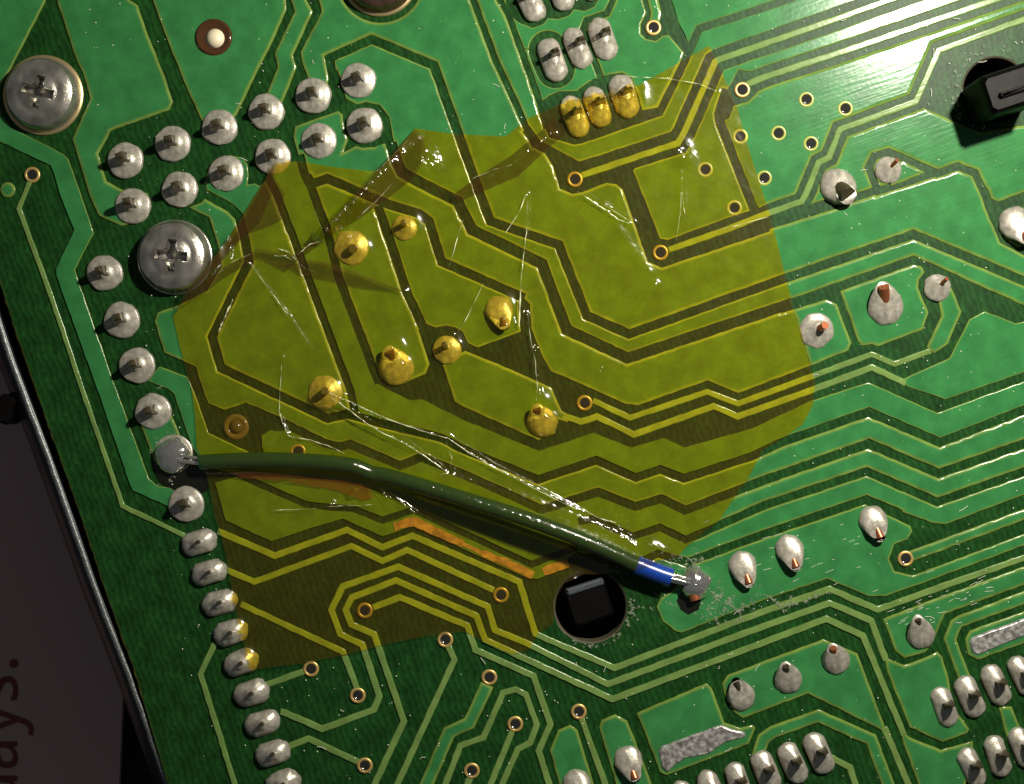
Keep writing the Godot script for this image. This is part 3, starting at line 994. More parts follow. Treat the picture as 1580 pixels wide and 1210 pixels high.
func joints():
	var B := CU_H - 0.5
	# round joints of the pin header and the left column
	var rounds := [194, 248, 267, 222, 339, 197, 411, 173, 483, 148, 553, 125, 205, 318, 278, 293, 350, 268, 421, 242, 492, 218, 563, 194, 162, 422, 188, 494, 212, 564, 237, 635, 288, 778]
	for i in range(0, rounds.size(), 2):
		var c := Vector2(rounds[i], rounds[i + 1])
		var mb := MB.new()
		var sd := i * 37.0
		var lean := Vector2(rng.randf_range(-3, 1), rng.randf_range(-4, 0))
		loft(mb, [[c.x, c.y, 0, 28.0, B - 1.0], [c.x, c.y, 0, 27.6, B + 2.0], [c.x, c.y, 0, 25.0, B + 3.8], [c.x, c.y, 0, 18.0, B + 5.2], [c.x - 0.5, c.y - 0.5, 0, 12.5, B + 7.0], [c.x - 1, c.y - 1, 0, 9.0, B + 10.5], [c.x - 1, c.y - 1, 0, 7.4, B + 15.0]], Vector2(1, 0), 0.10, sd, true)
		mb.smooth()
		var j := put("solder_joint", mb, M.solder, board)
		square_pin(c + Vector2(-1, -1), 7.4, B + 7.0, B + rng.randf_range(32, 40), lean, M.pin, j, deg_to_rad(-19.5) + rng.randf_range(-0.1, 0.1))
	# oval joints of the lower left connector
	var along := Vector2(0.95, -0.31)
	for k in 9:
		var c := Vector2(307, 837).lerp(Vector2(437, 1208), k / 8.0)
		var mb := MB.new()
		loft(mb, [[c.x, c.y, 9, 19.0, B - 1.0], [c.x, c.y, 9, 18.6, B + 2.5], [c.x, c.y, 8, 16.0, B + 7.0], [c.x + 1, c.y, 5, 11.5, B + 11.0], [c.x + 2, c.y - 1, 2, 7.6, B + 15.0], [c.x + 3, c.y - 2, 0, 5.5, B + 20.0]], along, 0.18, 300.0 + k * 21.0, true)
		mb.smooth()
		var j := put("solder_joint", mb, M.solder, board)
		square_pin(c + Vector2(3, -2), 4.4, B + 14.0, B + 26.0, Vector2(0, -1), M.pin, j, deg_to_rad(-19.5))
	# slots of the integrated circuits
	var slots := [818, 2, 862, -14, 906, -30, 851, 92, 890, 76, 929, 61, 887, 180, 923, 164, 963, 149, 1457, 1090, 1497, 1075, 1537, 1058, 1576, 1042, 1498, 1182, 1538, 1168, 1577, 1152,
		1263, 1163, 1222, 1177, 1181, 1191, 1140, 1206, 1098, 1220, 1057, 1234]
	for i in range(0, slots.size(), 2):
		var c := Vector2(slots[i], slots[i + 1])
		var low := c.y > 600
		var mb := MB.new()
		var r := (17.0 if low else 18.0) * rng.randf_range(0.93, 1.06)
		c += Vector2(rng.randf_range(-1.5, 1.5), rng.randf_range(-1.5, 1.5))
		var dip := DIP_DIR.rotated(rng.randf_range(-0.07, 0.07))
		var top := c - DIP_DIR * 6.0
		loft(mb, [[c.x, c.y, 16, r, B - 1.0], [c.x, c.y, 16, r * 0.98, B + 2.5], [c.x, c.y, 15, r * 0.88, B + 5.5], [c.x, c.y, 12, r * 0.66, B + 8.0], [top.x + 3, top.y + 3, 6, r * 0.48, B + 10.5], [top.x + 4, top.y + 4, 2, r * 0.40, B + 14.0]], dip, 0.13, 600.0 + i * 11.0, true)
		mb.smooth()
		var j := put("solder_joint", mb, M.solder, board)
		square_pin(c + Vector2(2, -5), 8.0, B + 6.0, B + (36.0 if low else 42.0), Vector2(2, -3), M.pin_t if in_tape(c) else M.pin, j, deg_to_rad(-19.5), 0.55)
	# joints of wired parts: [x, y, radius, lead offset x, y, lead height, lead radius, copper end]
	var wired := [[1145, 872, 22, 9, 27, 15, 6, 1], [1217, 846, 22, 9, 28, 16, 6, 1], [1346, 802, 22, 10, 27, 14, 6, 1], [1289, 1018, 22, -8, -22, 22, 5, 1], [1215, 1048, 22, -6, -24, 22, 5, 0], [1143, 1074, 22, -9, -24, 12, 5, 0], [1420, 980, 22, -9, -28, 20, 5, 0],
		[969, 1172, 22, 10, 26, 16, 6, 1], [890, 1208, 22, 6, 20, 20, 5, 1], [1566, 345, 26, 12, 26, 20, 6, 1], [836, 652, 24, -8, -22, 20, 6, 1], [770, 478, 22, 8, 26, 15, 6, 1], [624, 352, 20, 0, -6, 24, 4.5, 0], [543, 382, 27, 4, 4, 22, 7, 0], [612, 568, 27, -10, -26, 20, 7.5, 1], [690, 540, 22, -4, -8, 24, 4.5, 0],
		[502, 606, 27, 2, -3, 26, 6, 0], [1292, 288, 28, 12, 16, 22, 13, 0], [1370, 263, 21, 8, -12, 26, 3.2, 1], [1366, 474, 28, -8, -30, 24, 8.5, 1], [1446, 444, 21, 8, -12, 26, 3.2, 1], [1260, 510, 27, 8, -7, 27, 6, 1]]
	for w in wired:
		var c := Vector2(w[0], w[1])
		var l := Vector2(w[3], w[4])
		var und := in_tape(c)
		var mb := MB.new()
		var rings := []
		var steps := [[0.0, 1.0, -1.0], [0.0, 0.985, 2.0], [0.08, 0.94, 5.0], [0.26, 0.84, 8.5], [0.5, 0.68, 12.0], [0.74, 0.52, 15.0], [0.93, 0.38, 17.5]]
		if l.length() < 20.0:
			steps = [[0.0, 1.0, -1.0], [0.0, 0.985, 1.6], [0.04, 0.90, 3.2], [0.1, 0.66, 5.0], [0.25, 0.40, 7.5], [0.4, 0.24, 11.0]]
		for s in steps:
			var q: Vector2 = c + l * s[0]
			rings.append([q.x, q.y, 0, maxf(w[2] * s[1], w[6] + 1.5), B + minf(s[2], maxf(w[5] - 2.0, 6.0))])
		loft(mb, rings, Vector2(1, 0), 0.12, w[0] * 3.1, true)
		mb.smooth()
		var j := put("solder_joint", mb, M.solder, board)
		mb = MB.new()
		var a := Vector3(c.x + l.x * 0.1, c.y + l.y * 0.1, 4)
		var b := Vector3(c.x + l.x, c.y + l.y, w[5])
		tube(mb, [a, a.lerp(b, 0.5), b], w[6], 12)
		put("lead", mb, (M.lead_t if und else M.lead) if w[7] else (M.pin_t if und else M.pin), j)
		if und:
			tents.append([b.x, b.y, w[5] + w[6] * 0.7, w[6], 11.0])
			tents.append([c.x, c.y, 13.0, 14.0, 10.0])

func silver_pads():
	var m := std(Color(0.66, 0.65, 0.62), 0.34, 0.45)
	m.albedo_texture = tex(noise_image(256, 0.03, 14, 0.40, 1.0, 6))
	m.heightmap_enabled = true
	m.heightmap_texture = m.albedo_texture
	m.heightmap_scale = 0.004
	m.uv1_scale = Vector3(3, 3, 3)
	for a in [pg([1015, 1157, 1022, 1150, 1112, 1117, 1128, 1124, 1150, 1129, 1150, 1137, 1118, 1146, 1092, 1164, 1058, 1170, 1043, 1180, 1029, 1192, 1020, 1184]), pg([1495, 990, 1500, 982, 1580, 953, 1700, 911, 1700, 937, 1580, 981, 1508, 1011, 1499, 1007])]:
		var q := clean(a)
		var rs := resampled(q, falses(q.size()))
		var pts: PackedVector2Array = rs[0]
		var mb := MB.new()
		var r2 := inset(pts, falses(pts.size()), 3.0)
		var n := pts.size()
		for k in 2:
			for i in n:
				var p: Vector2 = [pts, r2][k][i]
				var o := (pts[i] - r2[i]).normalized()
				mb.add(P(p.x, p.y, [CU_H, CU_H + 3.2][k]), Vector3(o.x, [0.5, 2.0][k], o.y), Color.WHITE, uvof(p))
		for i in n:
			mb.quad(i, (i + 1) % n, n + (i + 1) % n, n + i)
		flat(r2, CU_H + 3.2, mb, Color.WHITE)
		put("tinned_strip", mb, m, board)

func flux():
	# dried flux crumbs round the repaired joint and the holes
	var mb := MB.new()
	for i in 190:
		var c: Vector2
		var k := i % 13
		if k < 2:
			c = Vector2(968, 935) + Vector2(rng.randfn(0, 16), rng.randfn(0, 10))
		elif k < 7:
			c = Vector2(1110, 930) + Vector2(rng.randfn(0, 30), rng.randfn(0, 14))
		elif k < 9:
			c = Vector2(1060, 862) + Vector2(rng.randfn(0, 26), rng.randfn(0, 8))
		elif k < 11:
			c = Vector2(1536, 139) + Vector2(62 + rng.randfn(0, 6), 0).rotated(rng.randf_range(1.9, 5.2))
		elif k < 12:
			c = Vector2(270, 700) + Vector2(rng.randfn(0, 26), rng.randfn(0, 30))
		else:
			c = Vector2(911, 936) + Vector2(61, 0).rotated(rng.randf_range(0.1, 2.1))
		if c.distance_to(Vector2(911, 936)) < 60.0 or c.distance_to(Vector2(1536, 139)) < 55.0:
			continue
		for q in 4:
			blob(mb, c + Vector2(rng.randfn(0, 2.6), rng.randfn(0, 1.8)), rng.randf_range(0.6, 2.6), CU_H - 0.1, 0.4, Color.WHITE, 7)
	# thin dried films
	for q in [[1180, 918, 1200, 930, 1209, 945, 1222, 934, 1218, 914], [1088, 905, 1108, 922, 1090, 940, 1104, 955, 1110, 968], [1120, 928, 1140, 944, 1146, 960], [1030, 930, 1060, 940, 1082, 936], [1204, 936, 1240, 930, 1258, 920, 1284, 914]]:
		var line := pg(q)
		for i in line.size() - 1:
			var steps := int(line[i].distance_to(line[i + 1]) / 2.2)
			for k in steps:
				if wob.get_noise_2d(line[i].x * 5.0 + k * 22.0, line[i].y) < -0.22:
					continue
				var c := line[i].lerp(line[i + 1], k / float(steps)) + Vector2(rng.randfn(0, 1.2), rng.randfn(0, 1.2))
				blob(mb, c, rng.randf_range(1.0, 3.2), CU_H - 0.1, 0.5, Color.WHITE, 8)
	var o := put("flux_crumbs", mb, M.flux, board)
	o.set_meta("kind", "stuff")
	# dust, fibres and small scuffs lying on the mask
	mb = MB.new()
	for i in 900:
		var c := Vector2(rng.randf_range(-20, 1600), rng.randf_range(-20, 1230))
		if in_tape(c) or c.x < 120.0 + c.y * 0.16 or c.distance_to(Vector2(911, 936)) < 62.0 or c.distance_to(Vector2(1536, 139)) < 58.0:
			continue
		var r := rng.randf_range(0.5, 1.25)
		blob(mb, c, r, CU_H - 0.2, r * 0.9, Color.WHITE, 6)
	for i in 46:
		var c := Vector2(rng.randf_range(300, 1580), rng.randf_range(20, 1200))
		if in_tape(c):
			continue
		var d := Vector2(rng.randf_range(5, 16), 0).rotated(rng.randf() * TAU)
		tube(mb, [Vector3(c.x, c.y, 3.2), Vector3(c.x + d.x * 0.5 + rng.randf_range(-2, 2), c.y + d.y * 0.5 + rng.randf_range(-2, 2), 3.6), Vector3(c.x + d.x, c.y + d.y, 3.2)], 0.45, 5)
	# light scratches in the mask, mostly along one direction
	for i in 70:
		var c := Vector2(1450, 930) + Vector2(rng.randfn(0, 60), rng.randfn(0, 12)).rotated(-0.33)
		if i > 40:
			c = Vector2(1280, 860) + Vector2(rng.randfn(0, 90), rng.randfn(0, 30))
		var d := Vector2(rng.randf_range(3, 14), 0).rotated(-0.33 + rng.randfn(0, 0.15))
		tube(mb, [Vector3(c.x, c.y, CU_H + 0.35), Vector3(c.x + d.x, c.y + d.y, CU_H + 0.35)], 0.34, 4)
	o = put("dust", mb, std(Color(0.55, 0.58, 0.48), 0.6), board)
	o.set_meta("kind", "stuff")
	# burnt flux under the left repaired joint
	mb = MB.new()
	prism(mb, pg([236, 716, 246, 706, 300, 712, 318, 730, 322, 755, 300, 770, 268, 760, 246, 742]), 1.6, 0.2)
	put("burnt_flux", mb, M.burnt, board)
	mb = MB.new()
	prism(mb, pg([1050, 915, 1066, 908, 1084, 914, 1078, 940, 1062, 948, 1050, 940, 1044, 926]), CU_H + 0.9, 0.2)
	put("burnt_flux", mb, M.burnt, board)

# ------------------------------------------------------------------ screws, pegs, posts
func screw(x: float, y: float, r: float, turn: float, label: String, washer: bool):
	var o := thing("screw", label, "screw", "screws holding the board")
	var mb := MB.new()
	var n := 160
	# the head by radius and angle: a pan head with a cross recess
	var levels := 60
	for k in levels + 1:
		var t := k / float(levels)
		var rad := r * sqrt(1.0 - t) if t < 0.25 else r * 0.866 * (1.0 - (t - 0.25) / 0.75)
		for i in n:
			var a := TAU * i / n
			var d := Vector2(1, 0).rotated(a)
			var z: float
			if t < 0.25:
				z = 1.0 + 24.0 * sin(t / 0.25 * 1.2)
			else:
				z = 23.4 + 12.0 * (1.0 - pow(rad / (r * 0.866), 2.0))
			# cross recess: four arms with flared shoulders
			var q := d.rotated(-turn) * rad
			var ax := absf(q.x)
			var ay := absf(q.y)
			var arm: float = minf(maxf(ax - 23.0, ay - 5.5), maxf(ay - 23.0, ax - 5.5))
			arm = minf(arm, Vector2(ax, ay).length() - 11.0)
			var deep := smoothstep(0.0, 1.0, clampf(0.5 - arm / 3.5, 0.0, 1.0))
			z -= deep * (15.0 + 9.0 * clampf(1.0 - rad / 24.0, 0.0, 1.0))
			z -= 1.6 * exp(-pow((rad - 30.0) / 6.0, 2.0))
			var c := P(x + d.x * rad, y + d.y * rad, z)
			mb.add(c, Vector3(d.x, 0.8, d.y), Color.WHITE, Vector2(a, t))
	for k in levels:
		for i in n:
			var j := (i + 1) % n
			mb.quad(k * n + i, k * n + j, (k + 1) * n + j, (k + 1) * n + i)
	mb.smooth()
	put("head", mb, M.steel if y > 0.0 else M.steel_brown, o)
	mb = MB.new()
	ring(mb, Vector2(x, y), [[r + (4.0 if washer else 1.0), 0.4, 1, 0.2], [r + (3.6 if washer else 0.6), 3.0, 0.6, 0.8], [r - 3.0, 3.4, 0, 1], [r - 8.0, 3.0, 0, 1]], 64)
	put("washer", mb, std(Color(0.55, 0.44, 0.22), 0.35, 0.8) if washer else M.steel, o)

func pegs():
	var o := thing("locating_peg", "cream plastic peg in a brown resin ring at the top left of the board", "peg", "")
	var mb := MB.new()
	ring(mb, Vector2(330, 58), [[29, CU_H - 0.3, 0.8, 0.6], [27, CU_H + 3.2, 0.3, 1], [24, CU_H + 3.0, -0.5, 1], [19, CU_H + 1.0, -0.6, 1], [10, CU_H + 0.6, 0, 1]], 40)
	mb.smooth()
	put("resin_ring", mb, std(Color(0.055, 0.024, 0.010), 0.12), o)
	mb = MB.new()
	blob(mb, Vector2(332, 60), 15.5, CU_H, 5.0, Color.WHITE, 28)
	put("peg_tip", mb, std(Color(0.70, 0.64, 0.45), 0.4), o)
	o = thing("resin_drop", "round brown resin drop showing through the tape above the green wire", "resin drop", "")
	mb = MB.new()
	ring(mb, Vector2(364, 659), [[20, 0.3, 0.9, 0.5], [18, 3.0, 0.3, 1], [15, 3.2, -0.5, 1], [11, 1.0, -0.5, 1]], 36)
	mb.smooth()
	put("resin_ring", mb, std(Color(0.22, 0.13, 0.012), 0.12), o)
	mb = MB.new()
	blob(mb, Vector2(364, 659), 11.5, 0.8, 2.6, Color.WHITE, 20)
	put("resin_centre", mb, std(Color(0.14, 0.085, 0.008), 0.16), o)

func posts():
	var o := thing("plastic_post", "black square plastic post in the round hole below the tape edge", "post", "")
	var mb := MB.new()
	box(mb, Vector3(908, 930, -70), Vector3(66, 60, 84), deg_to_rad(-18), 5)
	put("shaft", mb, M.plastic, o)
	mb = MB.new()
	box(mb, Vector3(901, 904, 8), Vector3(62, 11, 10), deg_to_rad(-18), 3.5)
	put("top_ridge", mb, std(Color(0.05, 0.06, 0.07), 0.4), o)  # paler grey paints the edge highlight onto the black post
	o = thing("plastic_post", "tall black plastic post in the hole at the right edge of the board", "post", "")
	mb = MB.new()
	box(mb, Vector3(1530, 155, -70), Vector3(84, 62, 168), deg_to_rad(-18), 7)
	put("shaft", mb, M.plastic, o)
	mb = MB.new()
	box(mb, Vector3(1540, 158, 94), Vector3(64, 9, 10), deg_to_rad(-18), 3.5)
	put("top_ridge", mb, M.plastic, o)

# ------------------------------------------------------------------ the jumper wire
func jumper():
	var o := thing("jumper_wire", "green insulated jumper wire with a blue end soldered across the board", "wire", "")
	var mb := MB.new()
	var path := []
	for i in wire_path.size() - 1:
		var a: Vector3 = wire_path[maxi(i - 1, 0)]
		var b: Vector3 = wire_path[i]
		var c: Vector3 = wire_path[i + 1]
		var d: Vector3 = wire_path[mini(i + 2, wire_path.size() - 1)]
		for k in 6:
			path.append(b.cubic_interpolate(c, a, d, k / 6.0))
	path.append(wire_path[-1])
	tube(mb, path, 12.0, 24)
	put("insulation", mb, M.green_wire_t, o)
	mb = MB.new()
	tube(mb, [Vector3(980, 869, 22), Vector3(1000, 877, 21.5), Vector3(1018, 884, 21), Vector3(1033, 889, 20.5)], 14.5, 24)
	put("blue_end", mb, M.blue, o)
	for k in 5:
		mb = MB.new()
		var a := TAU * k / 5.0
		var u := Vector3(0, cos(a) * 5.0, sin(a) * 5.0)
		tube(mb, [Vector3(1030, 888, 20) + u, Vector3(1046, 891, 20) + u * 1.15, Vector3(1062, 896, 18) + u], 2.6, 8)
		put("strand", mb, M.bright_solder, o)
	mb = MB.new()
	tube(mb, [Vector3(322, 714, 15), Vector3(300, 713, 16), Vector3(278, 710, 18)], 3.2, 10)
	put("strand", mb, M.bright_solder, o)
	mb = MB.new()
	tube(mb, [Vector3(320, 709, 16), Vector3(300, 705, 17), Vector3(280, 702, 18)], 2.6, 10)
	put("strand", mb, M.bright_solder, o)
	# the two solder blobs
	for b in [[268, 703, 27, 22], [1072, 899, 25, 26]]:
		mb = MB.new()
		var f := 0
		var n := 40
		for k in 15:
			var t := (k - 2) / 12.0 * PI / 2
			for i in n:
				var d := Vector2(1, 0).rotated(TAU * i / n)
				var w := 1.0 + 0.24 * wob.get_noise_3d(d.x * 42.0, d.y * 42.0, t * 30.0 + b[0])
				var rr: float = b[2] * cos(t) * w
				mb.add(P(b[0] + d.x * rr, b[1] + d.y * rr, 4.0 + (b[3] - 4.0) * sin(t) * (0.85 + 0.3 * w * 0.5)), Vector3(d.x, 0.3 + sin(t), d.y), Color.WHITE)
		for k in 14:
			for i in n:
				mb.quad(k * n + i, k * n + (i + 1) % n, (k + 1) * n + (i + 1) % n, (k + 1) * n + i)
		mb.smooth()
		put("solder_blob", mb, M.bright_solder, o)
	mb = MB.new()
	tube(mb, [Vector3(1068, 905, 8), Vector3(1070, 918, 10), Vector3(1072, 924, 10)], 9.5, 14)
	put("clipped_lead", mb, M.lead, o)
	mb = MB.new()
	ring(mb, Vector2(268, 700), [[30, CU_H - 0.5, 0.6, 0.8], [27, CU_H + 2.5, 0.2, 1.0], [20, CU_H + 3.0, 0.0, 1.0]], 30, SOLDER)
	put("old_solder_rim", mb, M.solder, o)

# ------------------------------------------------------------------ the tape
func seg_dist(p: Vector2, a: Vector2, b: Vector2) -> float:
	return Geometry2D.get_closest_point_to_segment(p, a, b).distance_to(p)

func tape_height(p: Vector2) -> float:
	var h := 0.0
	for t in tents:
		var d := Vector2(t[0], t[1]).distance_to(p)
		if d < 90.0:
			h = maxf(h, t[2] * exp(-maxf(0.0, d - t[3]) / t[4]))
	for i in wire_path.size() - 1:
		var a: Vector3 = wire_path[i]
		var b: Vector3 = wire_path[i + 1]
		var a2 := Vector2(a.x, a.y)
		var b2 := Vector2(b.x, b.y)
		if p.x < a2.x - 80 or p.x > b2.x + 80 or absf(p.y - (a2.y + b2.y) * 0.5) > 120:
			continue
		var q := Geometry2D.get_closest_point_to_segment(p, a2, b2)
		var s := clampf((q - a2).length() / (b2 - a2).length(), 0.0, 1.0)
		var d := q.distance_to(p)
		var top := lerpf(a.z, b.z, s) + 12.6 - 3.0
		if d <= 12.0:
			h = maxf(h, top - 12.0 + sqrt(maxf(0.0, 12.6 * 12.6 - d * d)) + 0.0)
		else:
			h = maxf(h, (top - 8.0) * exp(-(d - 12.0) / 9.0))
	var near_wire := seg_dist(p, Vector2(620, 735), Vector2(985, 858))
	if near_wire < 70.0:
		var side := 1.0 if p.y < lerpf(735, 858, (p.x - 620) / 365.0) else 0.45
		h += side * 2.6 * wob.get_noise_2d(p.x * 4.5, p.y * 6.0) * exp(-near_wire / 26.0)
	var frost := p.distance_to(Vector2(955, 800))
	if frost < 60.0:
		h += 2.2 * wob.get_noise_2d(p.x * 7.0, p.y * 7.0) * exp(-pow(frost / 28.0, 2.0))
	var add := 0.0
	for r in ridges:
		var a: Vector2 = r[0]
		var b: Vector2 = r[1]
		var w: float = r[3]
		if p.x < minf(a.x, b.x) - 3 * w or p.x > maxf(a.x, b.x) + 3 * w or p.y < minf(a.y, b.y) - 3 * w or p.y > maxf(a.y, b.y) + 3 * w:
			continue
		var d := seg_dist(p, a, b)
		var s := clampf((p - a).dot(b - a) / (b - a).length_squared(), 0.0, 1.0)
		var hh: float = lerpf(r[2], r[4], s) * (1.0 + 0.25 * wob.get_noise_2d(p.x * 4.0, p.y * 4.0))
		add = maxf(add, hh * exp(-pow(d / w, 2.0)))
	h = maxf(h, add) + 0.35 * minf(h, add)
	h += 0.9 * (wob.get_noise_2d(p.x * 0.8, p.y * 0.8) + 1.0)
	return 3.4 + h

func tape_normal(p: Vector2) -> Vector3:
	var e := 1.5
	var gx := (tape_height(p + Vector2(e, 0)) - tape_height(p - Vector2(e, 0))) / (2.0 * e)
	var gy := (tape_height(p + Vector2(0, e)) - tape_height(p - Vector2(0, e))) / (2.0 * e)
	return Vector3(-gx, 1.0, -gy).normalized()

func drape(mb: MB, poly: PackedVector2Array, lift: float, step: float):
	var bb := bounds(poly)
	var nx := int(ceil(bb.size.x / step)) + 1
	var ny := int(ceil(bb.size.y / step)) + 1
	var id := {}
	var inside := {}
	for j in ny + 1:
		for i in nx + 1:
			inside[Vector2i(i, j)] = Geometry2D.is_point_in_polygon(bb.position + Vector2(i, j) * step, poly)
	var corner := func(i: int, j: int) -> int:
		var key := Vector2i(i, j)
		if not id.has(key):
			var p := bb.position + Vector2(i, j) * step
			id[key] = mb.add(P(p.x, p.y, tape_height(p) + lift), tape_normal(p), Color.WHITE, uvof(p))
		return id[key]
	for j in ny:
		for i in nx:
			var k := 0
			for q in [Vector2i(i, j), Vector2i(i + 1, j), Vector2i(i + 1, j + 1), Vector2i(i, j + 1)]:
				k += 1 if inside[q] else 0
			if k == 4:
				mb.quad(corner.call(i, j), corner.call(i + 1, j), corner.call(i + 1, j + 1), corner.call(i, j + 1))
			else:
				var o := bb.position + Vector2(i, j) * step
				var cell := PackedVector2Array([o, o + Vector2(step, 0), o + Vector2(step, step), o + Vector2(0, step)])
				if k == 0 and not near_outline(o + Vector2(step, step) * 0.5, poly, step):
					continue
				for piece in Geometry2D.intersect_polygons(cell, poly):
					var t := Geometry2D.triangulate_polygon(piece)
					var f := mb.v.size()
					for p in piece:
						mb.add(P(p.x, p.y, tape_height(p) + lift), tape_normal(p), Color.WHITE, uvof(p))
					for q in range(0, t.size(), 3):
						mb.tri(f + t[q], f + t[q + 1], f + t[q + 2])

func near_outline(p: Vector2, poly: PackedVector2Array, d: float) -> bool:
	for i in poly.size():
		if seg_dist(p, poly[i], poly[(i + 1) % poly.size()]) < d:
			return true
	return false

func amber_tape():
	# crumples, folds and bubbles: [x0, y0, x1, y1, height, width]
	var rr := [[508, 358, 640, 214, 40, 14, 5], [648, 248, 652, 254, 13, 25], [285, 470, 345, 420, 11, 7], [345, 420, 400, 388, 9, 7], [400, 388, 455, 398, 9, 6], [455, 398, 505, 362, 10, 6],
		[700, 305, 790, 255, 7, 8], [790, 255, 850, 208, 10, 8], [455, 398, 625, 450, 5, 8], [380, 405, 445, 490, 4, 6], [445, 490, 480, 540, 3, 6], [510, 612, 565, 652, 20, 6, 12], [565, 652, 625, 684, 12, 5, 8], [625, 684, 690, 728, 8, 5, 4],
		[510, 607, 600, 647, 20, 6, 13], [600, 647, 690, 676, 13, 6, 9], [690, 676, 760, 720, 9, 5, 5], [760, 720, 900, 790, 5, 5, 3], [690, 676, 697, 728, 4, 4], [690, 535, 745, 440, 5, 4], [745, 440, 812, 300, 4, 4],
		[812, 300, 806, 410, 4, 4], [806, 410, 801, 500, 5, 4], [812, 485, 826, 600, 4, 4], [826, 540, 834, 640, 5, 4], [895, 300, 935, 325, 5, 5], [935, 325, 975, 346, 6, 5], [1046, 236, 1050, 246, 7, 17], [1050, 250, 1051, 310, 3, 5], [1051, 310, 1040, 380, 3, 4],
		[962, 119, 1030, 122, 4, 4], [1030, 122, 1105, 142, 3, 4], [420, 787, 490, 784, 4, 6], [488, 785, 510, 779, 8, 9], [510, 779, 600, 778, 4, 5], [438, 550, 432, 640, 3, 3], [432, 640, 446, 673, 4, 3], [446, 673, 533, 700, 4, 3],
		[577, 742, 600, 770, 9, 6], [560, 745, 540, 768, 8, 6], [600, 758, 640, 792, 7, 5], [930, 320, 1000, 420, 2, 10], [975, 512, 1010, 440, 3, 8], [1150, 740, 1070, 830, 2, 10]]
	for r in rr:
		ridges.append([Vector2(r[0], r[1]), Vector2(r[2], r[3]), float(r[4]), float(r[5]), float(r[6]) if r.size() > 6 else float(r[4])])
	tents += [[270, 397, 24, 58, 14], [421, 242, 15, 14, 10], [891, 172, 33, 6, 8], [927, 156, 33, 6, 8], [967, 141, 33, 6, 8], [889, 186, 18, 14, 9], [925, 170, 18, 14, 9], [965, 155, 18, 14, 9],
		[339, 930, 12, 20, 9], [355, 975, 12, 20, 9], [371, 1021, 12, 20, 9], [880, 905, 14, 8, 20], [1000, 872, 34, 13, 12], [364, 659, 3, 16, 6]]
	var o := thing("amber_tape", "crumpled amber polyimide tape stuck over the middle of the green board", "tape", "")
	var mb := MB.new()
	drape(mb, tape, 0.0, 4.0)
	# the cut edge of the film
	for i in tape.size():
		var a := tape[i]
		var b := tape[(i + 1) % tape.size()]
		var n := maxi(1, int((b - a).length() / 5.0))
		var d := (b - a).normalized().orthogonal()
		if Geometry2D.is_point_in_polygon((a + b) * 0.5 + d, tape):
			d = -d
		for k in n:
			var p := a.lerp(b, k / float(n))
			var q := a.lerp(b, (k + 1) / float(n))
			var f := mb.v.size()
			for s in [[p, 0.0], [q, 0.0], [q, -1.0], [p, -1.0]]:
				mb.add(P(s[0].x, s[0].y, tape_height(s[0]) + s[1]), Vector3(d.x, 0.7, d.y), Color.WHITE, uvof(s[0]))
			mb.quad(f, f + 1, f + 2, f + 3)
	put("film", mb, M.tape, o)
	for poly in [pg([641, 200, 655, 215, 660, 245, 640, 275, 600, 306, 545, 345, 504, 372, 498, 362, 540, 316, 590, 260]), pg([425, 255, 421, 300, 402, 345, 368, 372, 322, 430, 300, 452, 286, 468, 280, 468, 320, 422, 390, 310]),
		pg([290, 470, 300, 452, 345, 415, 400, 384, 455, 394, 500, 362, 504, 370, 460, 404, 440, 420, 400, 398, 350, 428, 320, 452]), pg([470, 402, 500, 404, 560, 424, 626, 451, 560, 446, 500, 432, 462, 424, 440, 410]), pg([418, 262, 440, 300, 436, 340, 410, 352, 380, 362, 352, 396, 330, 420, 372, 350, 400, 300]), pg([852, 180, 838, 200, 790, 240, 735, 275, 700, 302, 708, 312, 770, 285, 800, 272, 850, 226, 876, 205])]:
		mb = MB.new()
		drape(mb, poly, 1.3, 5.0)
		put("fold_or_painted_glow", mb, M.fold, o)
	# orange reflection beside the wire, painted in as added strips of tinted film
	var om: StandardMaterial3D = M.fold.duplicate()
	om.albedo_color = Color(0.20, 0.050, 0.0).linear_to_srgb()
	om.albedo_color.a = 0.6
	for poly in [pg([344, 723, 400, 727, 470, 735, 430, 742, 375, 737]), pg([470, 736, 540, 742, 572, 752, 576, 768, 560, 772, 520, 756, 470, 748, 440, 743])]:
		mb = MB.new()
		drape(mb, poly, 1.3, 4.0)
		put("fold_or_painted_glow", mb, om, o)
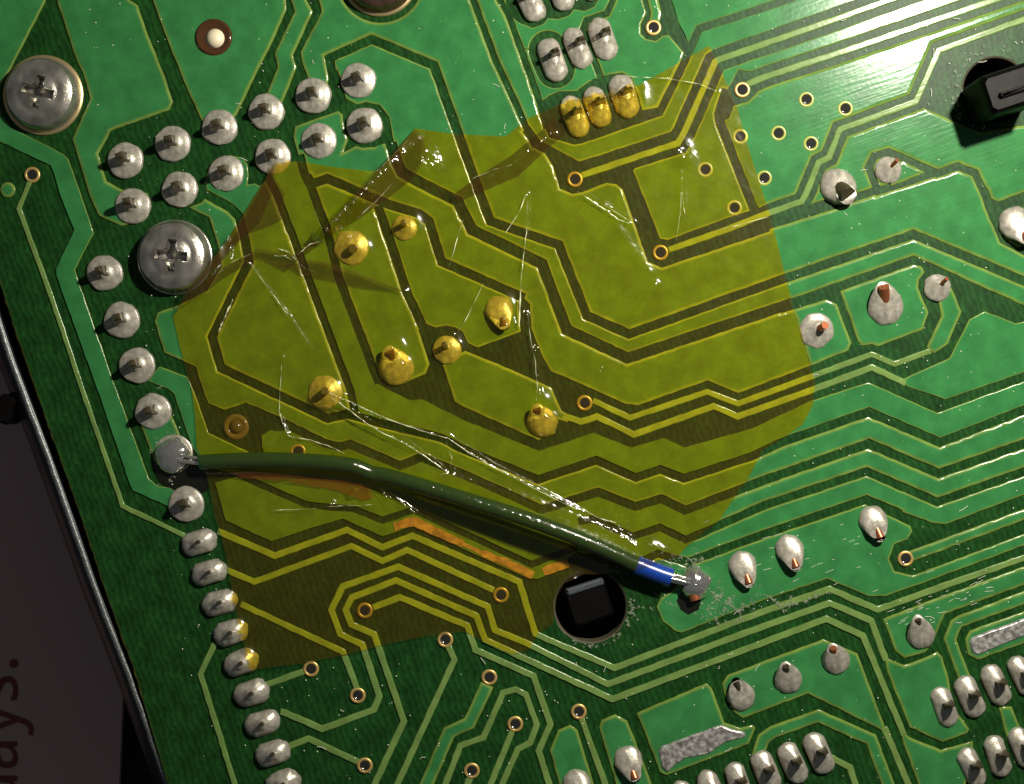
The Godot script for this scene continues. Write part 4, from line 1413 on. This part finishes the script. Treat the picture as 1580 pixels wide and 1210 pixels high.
	# glints along the creases, painted in as thin pale broken strips
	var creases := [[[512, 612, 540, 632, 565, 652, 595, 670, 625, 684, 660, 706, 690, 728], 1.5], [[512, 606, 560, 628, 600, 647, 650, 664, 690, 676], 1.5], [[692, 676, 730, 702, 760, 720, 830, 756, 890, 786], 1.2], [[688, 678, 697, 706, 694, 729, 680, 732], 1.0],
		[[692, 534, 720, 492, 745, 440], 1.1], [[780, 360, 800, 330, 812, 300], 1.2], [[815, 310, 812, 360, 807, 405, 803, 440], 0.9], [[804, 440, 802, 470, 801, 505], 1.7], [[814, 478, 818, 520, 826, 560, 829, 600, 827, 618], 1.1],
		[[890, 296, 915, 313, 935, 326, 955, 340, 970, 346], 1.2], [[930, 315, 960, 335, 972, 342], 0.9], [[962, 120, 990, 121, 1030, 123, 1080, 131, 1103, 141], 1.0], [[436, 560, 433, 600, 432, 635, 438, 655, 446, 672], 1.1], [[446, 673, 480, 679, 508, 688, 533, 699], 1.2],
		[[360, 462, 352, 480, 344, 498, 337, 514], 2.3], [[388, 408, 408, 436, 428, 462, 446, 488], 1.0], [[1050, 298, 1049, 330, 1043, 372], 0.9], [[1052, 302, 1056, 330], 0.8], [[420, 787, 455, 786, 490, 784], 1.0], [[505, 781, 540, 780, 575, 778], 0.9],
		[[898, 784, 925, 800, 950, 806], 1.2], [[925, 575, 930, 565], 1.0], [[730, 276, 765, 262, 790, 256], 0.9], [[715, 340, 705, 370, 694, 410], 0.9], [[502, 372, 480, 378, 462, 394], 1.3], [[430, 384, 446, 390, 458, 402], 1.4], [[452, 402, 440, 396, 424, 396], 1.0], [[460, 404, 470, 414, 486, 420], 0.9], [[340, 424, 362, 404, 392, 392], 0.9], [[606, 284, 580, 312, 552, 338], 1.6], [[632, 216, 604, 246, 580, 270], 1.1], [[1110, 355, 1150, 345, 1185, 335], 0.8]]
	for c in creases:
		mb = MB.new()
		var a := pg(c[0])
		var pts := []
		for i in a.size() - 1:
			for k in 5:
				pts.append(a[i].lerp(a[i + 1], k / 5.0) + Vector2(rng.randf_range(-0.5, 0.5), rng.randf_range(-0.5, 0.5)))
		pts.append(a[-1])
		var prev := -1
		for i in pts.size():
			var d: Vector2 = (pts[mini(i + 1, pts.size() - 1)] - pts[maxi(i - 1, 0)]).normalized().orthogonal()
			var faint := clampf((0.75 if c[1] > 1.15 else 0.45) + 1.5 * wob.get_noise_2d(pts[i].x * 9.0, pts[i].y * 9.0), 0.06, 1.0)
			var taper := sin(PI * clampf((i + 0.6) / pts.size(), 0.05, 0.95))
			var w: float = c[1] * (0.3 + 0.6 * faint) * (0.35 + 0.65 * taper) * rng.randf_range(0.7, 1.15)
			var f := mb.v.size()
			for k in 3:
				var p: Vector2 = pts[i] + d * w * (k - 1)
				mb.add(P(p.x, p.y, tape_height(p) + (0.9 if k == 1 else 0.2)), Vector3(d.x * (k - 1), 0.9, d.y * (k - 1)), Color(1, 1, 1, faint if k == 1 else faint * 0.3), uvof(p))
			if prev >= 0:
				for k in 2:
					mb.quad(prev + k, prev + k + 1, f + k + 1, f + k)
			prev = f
		put("crease_glint", mb, M.crease_glint, o)
